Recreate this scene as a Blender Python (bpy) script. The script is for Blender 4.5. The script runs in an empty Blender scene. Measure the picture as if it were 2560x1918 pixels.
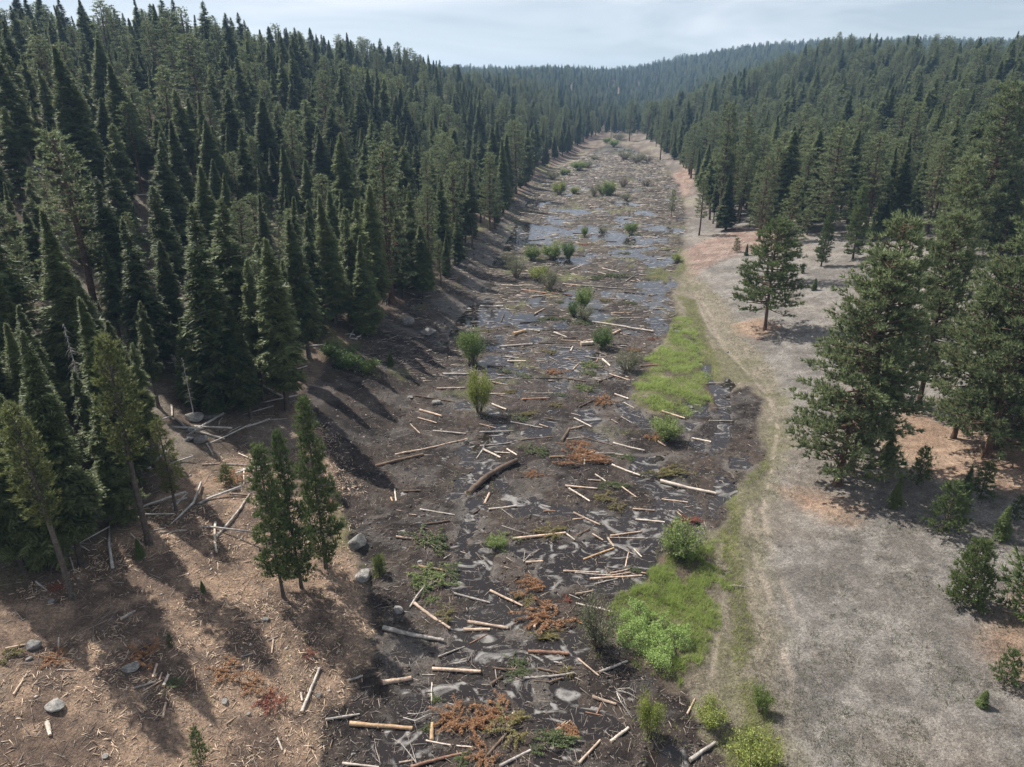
import bpy, math, random
import numpy as np
from mathutils import Vector, Matrix
random.seed(7)
rng = np.random.default_rng(11)
R = math.radians
scene = bpy.context.scene
C = scene.collection

# ------------------------------------------------------------------ camera, light, exposure
CAM_H, PITCH, FPX = 40.0, R(23.0), 1730.0          # metres, radians, focal length in photo pixels (photo is 2560 wide)
cam_d = bpy.data.cameras.new('camera')
cam = bpy.data.objects.new('camera', cam_d); C.objects.link(cam)
cam.location = (0, 0, CAM_H); cam.rotation_euler = (R(90) - PITCH, 0, 0)
cam_d.sensor_width = 36; cam_d.lens = 36 * FPX / 2560
cam_d.clip_start = 0.5; cam_d.clip_end = 20000
scene.camera = cam

HAZE = 0.00015
SUN_EL, SUN_AZ = R(52), R(-50)                      # azimuth from +Y towards +X
world = bpy.data.worlds.new('World'); scene.world = world; world.use_nodes = True
wn = world.node_tree; wn.nodes.clear()
wo = wn.nodes.new('ShaderNodeOutputWorld'); bg = wn.nodes.new('ShaderNodeBackground')
sky = wn.nodes.new('ShaderNodeTexSky'); sky.sky_type = 'NISHITA'; sky.sun_disc = False
sky.sun_elevation = SUN_EL; sky.sun_rotation = SUN_AZ; sky.air_density = 1.0; sky.dust_density = 1.6; sky.ozone_density = 1.3
sky.altitude = 1400
bg.inputs['Strength'].default_value = 0.052
tc = wn.nodes.new('ShaderNodeTexCoord')
mp = wn.nodes.new('ShaderNodeMapping'); mp.inputs['Scale'].default_value = (1.1, 1.1, 6.5); mp.inputs['Rotation'].default_value = (0.06, 0.03, 0)
cn = wn.nodes.new('ShaderNodeTexNoise'); cn.inputs['Scale'].default_value = 2.1; cn.inputs['Detail'].default_value = 7; cn.inputs['Roughness'].default_value = 0.55; cn.inputs['Distortion'].default_value = 0.6
cr = wn.nodes.new('ShaderNodeValToRGB'); cr.color_ramp.elements[0].position = 0.38; cr.color_ramp.elements[1].position = 0.70
cr.color_ramp.elements[0].color = (0.30, 0.30, 0.30, 1); cr.color_ramp.elements[1].color = (0.92, 0.92, 0.92, 1)
mx = wn.nodes.new('ShaderNodeMix'); mx.data_type = 'RGBA'
mx.inputs[7].default_value = (11.6, 12.0, 12.7, 1)      # thin high cloud, in the sky texture's own units
wn.links.new(tc.outputs['Generated'], mp.inputs['Vector']); wn.links.new(mp.outputs[0], cn.inputs['Vector'])
wn.links.new(cn.outputs['Fac'], cr.inputs[0]); wn.links.new(cr.outputs[0], mx.inputs[0])
wn.links.new(sky.outputs[0], mx.inputs[6]); wn.links.new(mx.outputs[2], bg.inputs['Color']); wn.links.new(bg.outputs[0], wo.inputs['Surface'])

sd = bpy.data.lights.new('sun', 'SUN'); sd.energy = 5.0; sd.angle = R(0.5); sd.color = (1.0, 0.95, 0.87)
sun = bpy.data.objects.new('sun', sd); C.objects.link(sun)
to_sun = Vector((math.sin(SUN_AZ) * math.cos(SUN_EL), math.cos(SUN_AZ) * math.cos(SUN_EL), math.sin(SUN_EL)))
sun.rotation_euler = to_sun.to_track_quat('Z', 'Y').to_euler(); sun.location = (-60, 60, 120)
scene.view_settings.view_transform = 'Standard'; scene.view_settings.look = 'None'
scene.view_settings.exposure = 0.72; scene.view_settings.gamma = 1.0; scene.view_settings.use_curve_mapping = False
scene.render.engine = 'CYCLES'
scene.cycles.max_bounces = 6; scene.cycles.diffuse_bounces = 3; scene.cycles.volume_bounces = 1; scene.cycles.transparent_max_bounces = 6

# ------------------------------------------------------------------ helpers: noise, geometry, tags
def smooth(a, b, x):
    t = np.clip((x - a) / (b - a), 0, 1); return t * t * (3 - 2 * t)
def vnoise(x, y, seed=0):
    x = np.asarray(x, float); y = np.asarray(y, float)
    xi = np.floor(x).astype(np.int64); yi = np.floor(y).astype(np.int64); fx = x - xi; fy = y - yi
    fx = fx * fx * (3 - 2 * fx); fy = fy * fy * (3 - 2 * fy)
    def h(a, b):
        n = (a * 374761393 + b * 668265263 + seed * 1442695041) & 0xffffffff
        n = ((n ^ (n >> 13)) * 1274126177) & 0xffffffff
        n = ((n ^ (n >> 15)) * 2246822519) & 0xffffffff
        return ((n ^ (n >> 16)) & 0xffff) / 65535.0
    return (h(xi, yi) * (1 - fx) + h(xi + 1, yi) * fx) * (1 - fy) + (h(xi, yi + 1) * (1 - fx) + h(xi + 1, yi + 1) * fx) * fy
def fbm(x, y, scale, oct=4, seed=0):                 # about -1 .. 1
    s = 0; a = 1; t = 0
    for o in range(oct):
        s = s + a * (vnoise(x / scale * 2 ** o + 17.3 * o, y / scale * 2 ** o - 9.1 * o, seed + o) * 2 - 1); t += a; a *= 0.5
    return s / t * 1.5

def tag(o, label=None, cat=None, group=None, kind=None):
    if label: o['label'] = label
    if cat: o['category'] = cat
    if group: o['group'] = group
    if kind: o['kind'] = kind
    return o
def thing(name, label, cat, loc=(0, 0, 0), rz=0, group=None, scale=None):
    o = bpy.data.objects.new(name, None); C.objects.link(o); o.location = loc; o.rotation_euler = (0, 0, rz)
    o.empty_display_size = 0.3
    if scale is not None: o.scale = scale
    return tag(o, label, cat, group)
def part(name, mesh, parent=None):
    o = bpy.data.objects.new(name, mesh); C.objects.link(o)
    if parent: o.parent = parent
    return o

class Geo:
    """collects triangles; build() makes one mesh"""
    def __init__(s): s.v = []; s.f = []; s.m = []; s.n = 0
    def add(s, v, f, mat=0):
        v = np.asarray(v, float).reshape(-1, 3); f = np.asarray(f, np.int64).reshape(-1, 3)
        s.v.append(v); s.f.append(f + s.n); s.m.append(np.full(len(f), mat, np.int32)); s.n += len(v)
    def tube(s, pts, rad, k=6, cap=True, mat=0, capmat=0, lump=0.0):
        pts = np.asarray(pts, float); rad = np.asarray(rad, float); n = len(pts)
        d = np.gradient(pts, axis=0); d /= np.linalg.norm(d, axis=1)[:, None] + 1e-9
        ref = np.array([0, 0, 1.0]) if abs(d[0][2]) < 0.8 else np.array([1.0, 0, 0])
        a = np.cross(d, ref); a /= np.linalg.norm(a, axis=1)[:, None] + 1e-9; b = np.cross(d, a)
        th = np.arange(k) * 2 * np.pi / k
        rr = rad[:, None] * (1 + (lump * rng.standard_normal((n, k)) if lump else 0))
        ring = pts[:, None, :] + rr[:, :, None] * (np.cos(th)[None, :, None] * a[:, None, :] + np.sin(th)[None, :, None] * b[:, None, :])
        v = ring.reshape(-1, 3)
        i = np.arange(n - 1)[:, None] * k; j = np.arange(k)[None, :]; j2 = (j + 1) % k
        q = np.stack([i + j, i + j2, i + k + j2, i + k + j], -1).reshape(-1, 4)
        s.add(v, np.concatenate([q[:, [0, 1, 2]], q[:, [0, 2, 3]]]), mat)
        if cap:
            for e, sg in ((0, -1), (n - 1, 1)):
                c = pts[e] + d[e] * sg * 0.012; rv = ring[e] + d[e] * sg * 0.003
                vv = np.vstack([rv, c[None]]); ff = [(x, (x + 1) % k, k) for x in range(k)]
                s.add(vv, ff, capmat)
    def blades(s, p, d, w, mat=0):
        """one triangle each: base centre p (n,3), vector d (n,3), half-width vector w (n,3)"""
        n = len(p); v = np.stack([p - w, p + w, p + d], 1).reshape(-1, 3)
        s.add(v, np.arange(3 * n).reshape(-1, 3), mat)
    def leaves(s, p, d, w, mat=0):
        """diamond leaves: two triangles each"""
        n = len(p); v = np.stack([p, p + d * 0.5 - w, p + d, p + d * 0.5 + w], 1).reshape(-1, 3)
        i = np.arange(n)[:, None] * 4
        s.add(v, np.concatenate([i + np.array([[0, 1, 2]]), i + np.array([[0, 2, 3]])]), mat)
    def build(s, name, mats, sm=False):
        v = np.concatenate(s.v).astype(np.float32); f = np.concatenate(s.f).astype(np.int32); m = np.concatenate(s.m)
        me = bpy.data.meshes.new(name); me.vertices.add(len(v)); me.vertices.foreach_set('co', v.ravel())
        me.loops.add(f.size); me.loops.foreach_set('vertex_index', f.ravel())
        me.polygons.add(len(f)); me.polygons.foreach_set('loop_start', np.arange(0, f.size, 3, dtype=np.int32))
        for x in mats: me.materials.append(x)
        me.polygons.foreach_set('material_index', m)
        if sm: me.polygons.foreach_set('use_smooth', np.ones(len(f), bool))
        me.update(calc_edges=True); return me
def rvec(n):
    v = rng.standard_normal((n, 3)); return v / np.linalg.norm(v, axis=1)[:, None]
def perp(d):
    w = np.cross(d, rvec(len(d))); return w / (np.linalg.norm(w, axis=1)[:, None] + 1e-9)

# ------------------------------------------------------------------ terrain
LT = np.array([(-60, -12), (31, -12), (41, -11), (53, -13.5), (70, -16), (83, -15), (100, -12.6), (122, -10.5), (141, -7), (176, -4), (206, 0), (259, 5), (363, 18), (450, 40), (540, 58), (700, 95), (1000, 160), (3000, 600)], float)
RT = np.array([(-60, 12), (31, 14), (41, 17), (53, 20), (64, 24), (75, 31), (92, 37), (108, 36), (141, 38), (176, 44), (214, 53), (270, 65), (363, 78), (450, 88), (540, 93), (700, 130), (1000, 200), (3000, 640)], float)
LP = np.array([(0, 0), (6, 2.0), (15, 4.6), (30, 9), (60, 22), (90, 35), (120, 42), (160, 44), (260, 38), (600, 52), (5000, 60)], float)
RP = np.array([(0, 0), (4, .8), (15, 2.2), (35, 5), (60, 10), (90, 15), (120, 23), (150, 31), (200, 41), (260, 46), (600, 50), (5000, 60)], float)
def toe(x, y): return np.interp(y, LT[:, 0], LT[:, 1]), np.interp(y, RT[:, 0], RT[:, 1])
def zfloor(y): return 0.010 * np.maximum(0, y - 150.0)
def side(x, y):
    xl, xr = toe(x, y); return xl - x, x - xr          # distance beyond left toe, beyond right toe
def hbase(x, y):
    x = np.asarray(x, float); y = np.asarray(y, float)
    dl, dr = side(x, y)
    z = zfloor(np.minimum(y, 700))
    hl = np.interp(np.maximum(dl, 0), LP[:, 0], LP[:, 1]); hr = np.interp(np.maximum(dr, 0), RP[:, 0], RP[:, 1])
    und = fbm(x, y, 90, 3, 5)
    hl = hl * (1 + 0.16 * und * smooth(20, 90, dl) ) + smooth(2, 14, dl) * fbm(x, y, 16, 3, 9) * 0.7
    hr = hr * (1 + 0.14 * und * smooth(20, 90, dr)) + smooth(5, 30, dr) * fbm(x, y, 20, 3, 19) * 0.6
    hl = hl * (1 - 0.25 * smooth(420, 620, y) * (1 - smooth(900, 1200, y)))
    far = smooth(850, 1650, y)
    z = z + hl + hr * (1 + 1.25 * smooth(330, 660, y) * (1 - smooth(120, 230, dr)) * (1 - .5 * smooth(60, 120, dr)))
    z = z * (1 - far) + far * (58 + 40 * smooth(150, 600, x) + 13 * fbm(x, y, 420, 3, 31)) + far * 0.12 * (hr + hl)
    return z
# a coarse table of heights, for quick look-ups
TU = np.linspace(-1.25, 1.25, 500); TV = np.linspace(math.log(8), math.log(3000), 620)
_Y = np.exp(TV)[:, None] + 0 * TU[None]; _X = TU[None] * (_Y + 15); TAB = hbase(_X.ravel(), _Y.ravel()).reshape(_X.shape)
def hq(x, y):
    y = np.maximum(y, 8.01); a = np.clip((x / (y + 15) + 1.25) / 2.5 * 499, 0, 498.99); b = np.clip((np.log(y) - TV[0]) / (TV[-1] - TV[0]) * 619, 0, 618.99)
    ai = a.astype(int); bi = b.astype(int); fa = a - ai; fb = b - bi
    return (TAB[bi, ai] * (1 - fa) + TAB[bi, ai + 1] * fa) * (1 - fb) + (TAB[bi + 1, ai] * (1 - fa) + TAB[bi + 1, ai + 1] * fa) * fb
def unproj(u, v):
    """photo pixels (2560 wide) -> point on the ground"""
    u = np.atleast_1d(np.asarray(u, float)); v = np.atleast_1d(np.asarray(v, float))
    X = (u - 1280) / FPX; Y = (959 - v) / FPX
    d = np.stack([X, math.cos(PITCH) + Y * math.sin(PITCH), -math.sin(PITCH) + Y * math.cos(PITCH)], -1)
    t0 = np.full(len(u), 15.0); hit = np.zeros(len(u), bool); t1 = t0.copy(); t = 15.0
    while t < 2500:
        tn = t * 1.015; p = d * tn
        below = (p[:, 2] + CAM_H < hq(p[:, 0], p[:, 1])) & ~hit
        t1[below] = tn; t0[below] = t; hit |= below; t = tn
        if hit.all(): break
    t1[~hit] = 2400; t0[~hit] = 2399
    for _ in range(14):
        tm = (t0 + t1) / 2; p = d * tm[:, None]; b = p[:, 2] + CAM_H < hq(p[:, 0], p[:, 1])
        t1 = np.where(b, tm, t1); t0 = np.where(b, t0, tm)
    p = d * t1[:, None]; return p[:, :2]
K = 2560 / 2212
def ov(pts): a = np.array(pts, float) * K; return unproj(a[:, 0], a[:, 1])           # overview coordinates
CROP = {1: (900, 1500, 2.765), 2: (900, 1150, 2.765), 3: (900, 850, 2.765), 4: (1050, 550, 2.765), 5: (1700, 1300, 2.572),
        6: (0, 1400, 2.458), 7: (0, 1000, 2.458), 8: (0, 500, 2.458), 9: (1500, 1150, 4.142), 10: (1500, 700, 3.013), 0: (0, 0, 1 / K)}
def cpx(c, pts):
    x0, y0, s = CROP[c]; a = np.array(pts, float).reshape(-1, 2); return np.stack([x0 + a[:, 0] / s, y0 + a[:, 1] / s], -1)
def cg(c, pts): a = cpx(c, pts); return unproj(a[:, 0], a[:, 1])
def sdist(x, y, poly):
    """signed distance to polygon, positive inside"""
    poly = np.asarray(poly); n = len(poly); best = np.full(x.shape, 1e9); ins = np.zeros(x.shape, bool)
    for i in range(n):
        ax, ay = poly[i]; bx, by = poly[(i + 1) % n]; ex, ey = bx - ax, by - ay
        t = np.clip(((x - ax) * ex + (y - ay) * ey) / (ex * ex + ey * ey + 1e-9), 0, 1)
        best = np.minimum(best, (x - ax - t * ex) ** 2 + (y - ay - t * ey) ** 2)
        c = ((ay > y) != (by > y)); xx = ax + (y - ay) / (ey if abs(ey) > 1e-9 else 1e-9) * ex
        ins ^= c & (x < xx)
    d = np.sqrt(best); return np.where(ins, d, -d)
def linedist(x, y, pl):
    best = np.full(x.shape, 1e9)
    for i in range(len(pl) - 1):
        ax, ay = pl[i]; bx, by = pl[i + 1]; ex, ey = bx - ax, by - ay
        t = np.clip(((x - ax) * ex + (y - ay) * ey) / (ex * ex + ey * ey + 1e-9), 0, 1)
        best = np.minimum(best, (x - ax - t * ex) ** 2 + (y - ay - t * ey) ** 2)
    return np.sqrt(best)
def maxpoly(x, y, polys, pad=3.0):
    """largest signed distance over many small polygons (only near them)"""
    out = np.full(x.shape, -9.0)
    for p in polys:
        x0, y0 = p.min(0) - pad; x1, y1 = p.max(0) + pad
        m = (x > x0) & (x < x1) & (y > y0) & (y < y1)
        if m.any(): out[m] = np.maximum(out[m], sdist(x[m], y[m], p))
    return out
# ------------------------------------------------------------------ zones, traced on the ground
MUD = ov([(690, 1700), (700, 1560), (760, 1500), (820, 1400), (770, 1200), (735, 1040), (700, 940), (650, 860), (700, 800), (800, 720), (900, 640), (960, 590), (1000, 530), (1070, 480), (1120, 430), (1170, 380), (1250, 345), (1300, 315),
          (1350, 315), (1430, 345), (1465, 400), (1480, 450), (1475, 520), (1465, 560), (1470, 590), (1450, 640), (1465, 680), (1430, 740), (1395, 790), (1372, 840), (1380, 880), (1440, 905), (1540, 880), (1560, 850), (1620, 838), (1645, 870), (1625, 930), (1660, 1000), (1655, 1030), (1580, 1070), (1550, 1130), (1520, 1165), (1440, 1200), (1390, 1260), (1340, 1330), (1350, 1420), (1440, 1490), (1490, 1490), (1500, 1560), (1570, 1700)])
G_NEAR = ov([(1325, 1350), (1345, 1300), (1400, 1250), (1450, 1215), (1500, 1185), (1535, 1165), (1552, 1220), (1545, 1380), (1520, 1460), (1480, 1500), (1430, 1490), (1365, 1440), (1355, 1390)])
G_HERB = ov([(1335, 1350), (1380, 1330), (1450, 1340), (1470, 1400), (1450, 1480), (1390, 1460), (1350, 1410)])
G_MID = ov([(1372, 840), (1400, 790), (1440, 735), (1465, 690), (1490, 680), (1520, 760), (1540, 830), (1550, 880), (1500, 885), (1440, 905), (1385, 885)])
G_STRIPS = [ov(p) for p in ([(1470, 640), (1500, 650), (1530, 740), (1560, 800), (1555, 830), (1535, 820), (1500, 740)],
            [(1565, 1090), (1590, 1060), (1605, 1090), (1600, 1200), (1620, 1300), (1615, 1450), (1590, 1480), (1570, 1400), (1565, 1250)],
            [(1530, 1165), (1545, 1165), (1548, 1230), (1535, 1240)],
            [(1590, 1490), (1640, 1480), (1680, 1560), (1720, 1680), (1560, 1680), (1570, 1600), (1620, 1560)],
            [(1600, 1060), (1640, 1040), (1670, 1010), (1660, 1000), (1620, 1030)],
            [(1450, 590), (1475, 560), (1485, 575), (1460, 605)], [(1400, 580), (1450, 590), (1440, 610), (1390, 600)],
            [(1380, 1000), (1400, 1000), (1400, 1010)])]
MEADOW = ov([(1440, 560), (1480, 540), (1500, 600), (1560, 650), (1600, 720), (1660, 800), (1700, 860), (1700, 960), (1660, 1040), (1640, 1120), (1660, 1250), (1670, 1400), (1680, 1560), (1760, 1690), (1500, 1690), (1480, 1500), (1530, 1300), (1540, 1160), (1640, 1000), (1640, 840), (1560, 840), (1480, 700), (1450, 640)])
REDROCK = ov([(1480, 540), (1530, 515), (1600, 490), (1720, 500), (1700, 540), (1620, 545), (1560, 560), (1490, 600)])
REDROCK2 = ov([(1440, 420), (1450, 380), (1480, 360), (1520, 350), (1500, 390), (1490, 420), (1460, 430)])
NEEDLES = [ov(p) for p in ([(1880, 930), (1960, 890), (2100, 930), (2240, 960), (2240, 1080), (2100, 1040), (1990, 1020), (1930, 990)],
           [(1690, 1060), (1780, 1070), (1850, 1100), (1830, 1130), (1740, 1100)], [(1590, 700), (1640, 690), (1680, 705), (1640, 730), (1600, 720)], [(2130, 1380), (2240, 1290), (2240, 1500), (2170, 1470)])]
TRACK = [ov(p) for p in ([(1500, 640), (1525, 700), (1570, 760), (1630, 820), (1665, 870), (1680, 930), (1660, 1040), (1645, 1100), (1660, 1180), (1690, 1250), (1720, 1340), (1780, 1450), (1850, 1560), (1900, 1700)],
         [(1510, 640), (1540, 690), (1545, 720), (1600, 790), (1630, 820)], [(1615, 1100), (1630, 1200), (1655, 1270), (1680, 1340), (1700, 1440), (1720, 1560)], [(1555, 1170), (1552, 1280), (1545, 1400), (1530, 1500)])]
CHIPS = ov([(0, 1300), (200, 1200), (420, 1010), (520, 980), (620, 1000), (650, 860), (720, 930), (780, 1050), (760, 1200), (800, 1400), (700, 1560), (680, 1720), (0, 1720)])
GRASSL = [ov(p) for p in ([(910, 590), (960, 610), (1010, 660), (960, 650), (920, 620)], [(700, 700), (780, 760), (820, 800), (740, 790)], [(1010, 500), (1060, 470), (1060, 500), (1010, 540)], [(1150, 360), (1190, 350), (1180, 380)], [(740, 1080), (820, 1180), (800, 1240), (740, 1160)])]
POOLPX = [(1, [(720, 140), (800, 60), (1000, 60), (1100, 130), (1060, 200), (900, 230), (1000, 300), (1100, 300), (1480, 250), (1600, 330), (1560, 400), (1440, 440), (1180, 430), (1100, 440), (1000, 420), (880, 450), (700, 480), (600, 430), (620, 350), (720, 260), (650, 200)]),
 (1, [(1000, 540), (1180, 570), (1190, 740), (1260, 800), (1360, 790), (1340, 620), (1460, 600), (1460, 790), (1560, 850), (1300, 900), (1160, 800), (1080, 660)]),
 (1, [(90, 930), (380, 880), (480, 900), (500, 1000), (420, 1060), (260, 1120), (130, 1110), (60, 1000)]), (1, [(250, 720), (370, 640), (460, 700), (440, 760), (320, 810), (250, 790)]),
 (1, [(1240, 1130), (1360, 1000), (1500, 960), (1500, 1060), (1420, 1156), (1250, 1170)]), (1, [(1430, 800), (1700, 780), (1780, 900), (1720, 960), (1480, 900)]), (1, [(230, 380), (290, 320), (380, 330), (420, 370), (300, 400)]),
 (1, [(480, 600), (860, 560), (860, 640), (700, 660), (520, 660)]),
 (1, [(1980, 1080), (2180, 1020), (2260, 1090), (2250, 1200), (2000, 1200)]),
 (2, [(670, 610), (880, 590), (960, 620), (900, 690), (880, 760), (830, 850), (1000, 880), (1100, 960), (1000, 1000), (800, 940), (700, 900), (650, 870), (680, 760), (720, 680)]),
 (2, [(1100, 280), (1200, 270), (1300, 330), (1500, 330), (1680, 370), (1780, 430), (1900, 370), (2050, 340), (2080, 200), (2000, 120), (1900, 40), (2040, 20), (2060, 100), (2150, 180), (2230, 200), (2230, 420), (2080, 440), (1800, 470), (1640, 460), (1440, 390), (1300, 370), (1150, 380), (1080, 380)]),
 (2, [(1720, 460), (2080, 430), (2070, 560), (1990, 600), (2040, 700), (2000, 800), (1900, 880), (1700, 900), (1500, 840), (1290, 900), (1240, 820), (1290, 700), (1250, 600), (1300, 560), (1420, 600), (1560, 560), (1700, 520)]),
 (2, [(1040, 590), (1240, 580), (1240, 700), (1100, 660), (1060, 640)]), (2, [(1300, 600), (1480, 560), (1600, 620), (1500, 700), (1330, 700)]),
 (2, [(630, 250), (680, 150), (780, 100), (830, 20), (700, 10), (850, -20), (980, 20), (900, 120), (860, 200), (720, 230)]), (2, [(930, 150), (960, 140), (1060, 260), (1100, 300), (1080, 380), (1000, 260)]),
 (2, [(780, 270), (860, 280), (800, 350), (770, 480), (730, 580), (700, 570), (750, 420)]),
 (9, [(1230, 190), (1380, 250), (1380, 330), (1290, 410), (1190, 560), (1160, 520), (1220, 380)]), (9, [(500, 60), (520, 120), (620, 210), (700, 280), (900, 340), (1040, 540), (990, 640), (860, 620), (640, 640), (600, 400), (500, 250), (400, 160), (360, 60), (450, 0)]),
 (3, [(830, 160), (880, 120), (1040, 110), (1050, 180), (940, 180), (920, 200), (1060, 240), (1130, 190), (1140, 230), (1040, 262), (900, 255), (880, 190)]), (3, [(1250, 170), (1340, 160), (1440, 180), (1540, 90), (1640, 110), (1530, 150), (1520, 230), (1460, 265), (1420, 220), (1260, 205)]),
 (3, [(1580, 340), (1640, 330), (1700, 385), (1600, 395)]), (3, [(1520, 490), (1600, 480), (1680, 550), (1600, 585), (1530, 540)]), (3, [(1870, 520), (1940, 500), (1990, 560), (1960, 605), (1870, 570)]), (3, [(1760, 430), (1830, 420), (1850, 520), (1800, 500)]),
 (3, [(920, 590), (1000, 590), (1010, 640), (960, 690), (1050, 685), (1060, 705), (940, 735), (850, 720), (870, 660)]), (3, [(640, 780), (760, 720), (810, 720), (850, 770), (830, 850), (760, 865), (700, 850), (740, 800)]),
 (3, [(1130, 640), (1270, 560), (1340, 555), (1300, 640), (1150, 690)]), (3, [(1360, 320), (1440, 310), (1390, 400), (1350, 370)]), (3, [(680, 440), (740, 430), (755, 475), (700, 470)]), (3, [(880, 470), (930, 500), (950, 530), (900, 520)]),
 (3, [(1300, 290), (1430, 285), (1420, 310), (1310, 310)]), (3, [(1540, 620), (1620, 640), (1700, 700), (1640, 690), (1560, 660)]), (3, [(1900, 820), (2100, 800), (2080, 830), (1960, 860), (1990, 1000), (1920, 980), (1880, 900)]),
 (10, [(300, 20), (460, 0), (440, 50), (360, 50)]), (10, [(370, 100), (450, 108), (440, 132), (380, 124)]), (10, [(330, 150), (380, 180), (470, 240), (400, 245)]), (10, [(330, 290), (440, 270), (520, 370), (440, 412), (400, 340)]), (10, [(550, 370), (600, 360), (612, 430), (580, 442)]),
 (10, [(690, 450), (722, 460), (765, 590), (740, 600)]), (10, [(750, 620), (830, 640), (860, 800), (940, 780), (950, 740), (1020, 800), (950, 850), (962, 980), (965, 1065), (930, 1065), (915, 960), (860, 860), (780, 690)]), (10, [(550, 950), (620, 960), (680, 900), (800, 930), (800, 1015), (700, 1030), (590, 1005)]),
 (10, [(860, 1180), (930, 1150), (935, 1260), (840, 1270)]), (10, [(990, 1340), (1080, 1340), (1100, 1415), (1010, 1415)]), (10, [(690, 1180), (780, 1180), (760, 1265), (690, 1240)]), (10, [(640, 1080), (700, 1090), (660, 1125)]), (10, [(905, 1065), (960, 1065), (940, 1180), (900, 1160)]),
 (4, [(470, 680), (540, 590), (580, 610), (650, 660), (640, 700), (470, 745)]), (4, [(700, 650), (850, 650), (860, 690), (700, 720), (600, 715)]), (4, [(940, 720), (1035, 690), (1010, 755), (930, 745)]), (4, [(1175, 675), (1300, 680), (1210, 708)]),
 (4, [(750, 570), (790, 520), (850, 510), (860, 560), (800, 600)]), (4, [(520, 800), (580, 790), (560, 842)]), (4, [(780, 810), (860, 820), (800, 852)]), (4, [(490, 880), (560, 860), (600, 890), (760, 895), (740, 905), (500, 900)]), (4, [(890, 870), (1000, 880), (1100, 895), (1250, 920), (1180, 960), (1050, 960), (940, 930)]),
 (4, [(680, 720), (860, 740), (840, 760), (700, 750)]), (4, [(1010, 535), (1045, 530), (1040, 570), (1015, 570)]), (4, [(1580, 590), (1620, 600), (1680, 635), (1600, 640)]),
 (4, [(1550, 290), (1640, 270), (1650, 320), (1590, 330)]), (4, [(1540, 120), (1640, 110), (1650, 140), (1550, 150)]), (4, [(1650, 130), (1720, 125), (1700, 155), (1655, 150)]), (4, [(1490, 200), (1620, 185), (1600, 205), (1500, 215)]), (4, [(1060, 110), (1090, 110), (1080, 140), (1062, 138)]), (4, [(1170, 120), (1260, 105), (1280, 125), (1190, 145)]), (4, [(1690, 280), (1760, 290), (1740, 305)]), (4, [(750, 75), (810, 80), (820, 100), (780, 100)])]
POOLS = [cg(c, p) for c, p in POOLPX]

def zones(x, y):
    """weights of the ground covers at points x,y"""
    wx = x + 0.7 * fbm(x, y, 3.5, 3, 41) + 0.2 * fbm(x, y, .8, 2, 141); wy = y + 0.9 * fbm(x, y, 3.5, 3, 43) + 0.2 * fbm(x, y, .8, 2, 143)
    Z = {}
    sc = 0.3 + y / 200
    mud = smooth(-0.9, 0.5, sdist(wx, wy, MUD) / sc)
    gx = x + 1.5 * fbm(x, y, 2.6, 4, 46); gy = y + 1.8 * fbm(x, y, 2.6, 4, 47)
    g = np.maximum.reduce([smooth(-0.5, 0.6, sdist(gx, gy, p) / sc) for p in (G_NEAR, G_MID)])
    gs = np.maximum.reduce([smooth(-0.5, 0.5, sdist(wx, wy, p)) for p in G_STRIPS])
    g = g * smooth(-1.0, -.35, fbm(x, y, 1.7, 3, 48))
    Z['herb'] = smooth(-0.4, 0.4, sdist(gx, gy, G_HERB))
    Z['green'] = g; Z['strip'] = gs
    Z['meadow'] = smooth(-2, 1.2, sdist(wx, wy, MEADOW))
    Z['mud'] = mud * (1 - np.maximum(g, Z['herb'])) * (1 - 0.7 * gs)
    Z['red'] = np.maximum(smooth(-2, 2, sdist(wx, wy, REDROCK)), smooth(-3, 3, sdist(wx, wy, REDROCK2)))
    Z['needle'] = np.maximum.reduce([smooth(-2.0, 1.5, sdist(wx, wy, p)) for p in NEEDLES])
    rt = np.minimum.reduce([linedist(x + 0.15 * fbm(x, y, 2, 2, 7), y, p) for p in TRACK])
    Z['rut'] = (1 - smooth(0.10, 0.42, rt)) * smooth(-.8, .3, fbm(x, y, 2.5, 3, 45))
    Z['chips'] = smooth(-1.5, 1.0, sdist(wx, wy, CHIPS))
    Z['gl'] = np.maximum.reduce([smooth(-1.0, .8, sdist(wx, wy, p)) for p in GRASSL])
    pw = maxpoly(x + 0.35 * fbm(x, y, 1.6, 3, 51), y + 0.45 * fbm(x, y, 1.6, 3, 53), POOLS)
    far = smooth(85, 125, y) * (1 - 0.75 * smooth(230, 330, y))
    pn = fbm(x, y, 7.5, 4, 61) - 0.35 + 0.20 * smooth(125, 160, y) * (1 - smooth(200, 250, y)) - 0.1 * smooth(260, 300, y)
    pool = np.maximum(smooth(-0.55, 0.15, pw), smooth(-0.04, 0.10, pn) * far * smooth(0.6, 1.0, mud))
    pool = pool * smooth(-1.0, 0.0, -np.maximum(*side(x, y)))
    Z['pool'] = pool
    Z['wet'] = np.maximum(smooth(-1.6, 0.1, pw), smooth(-0.3, 0.0, pn) * mud * smooth(80, 110, y))
    return Z
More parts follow.
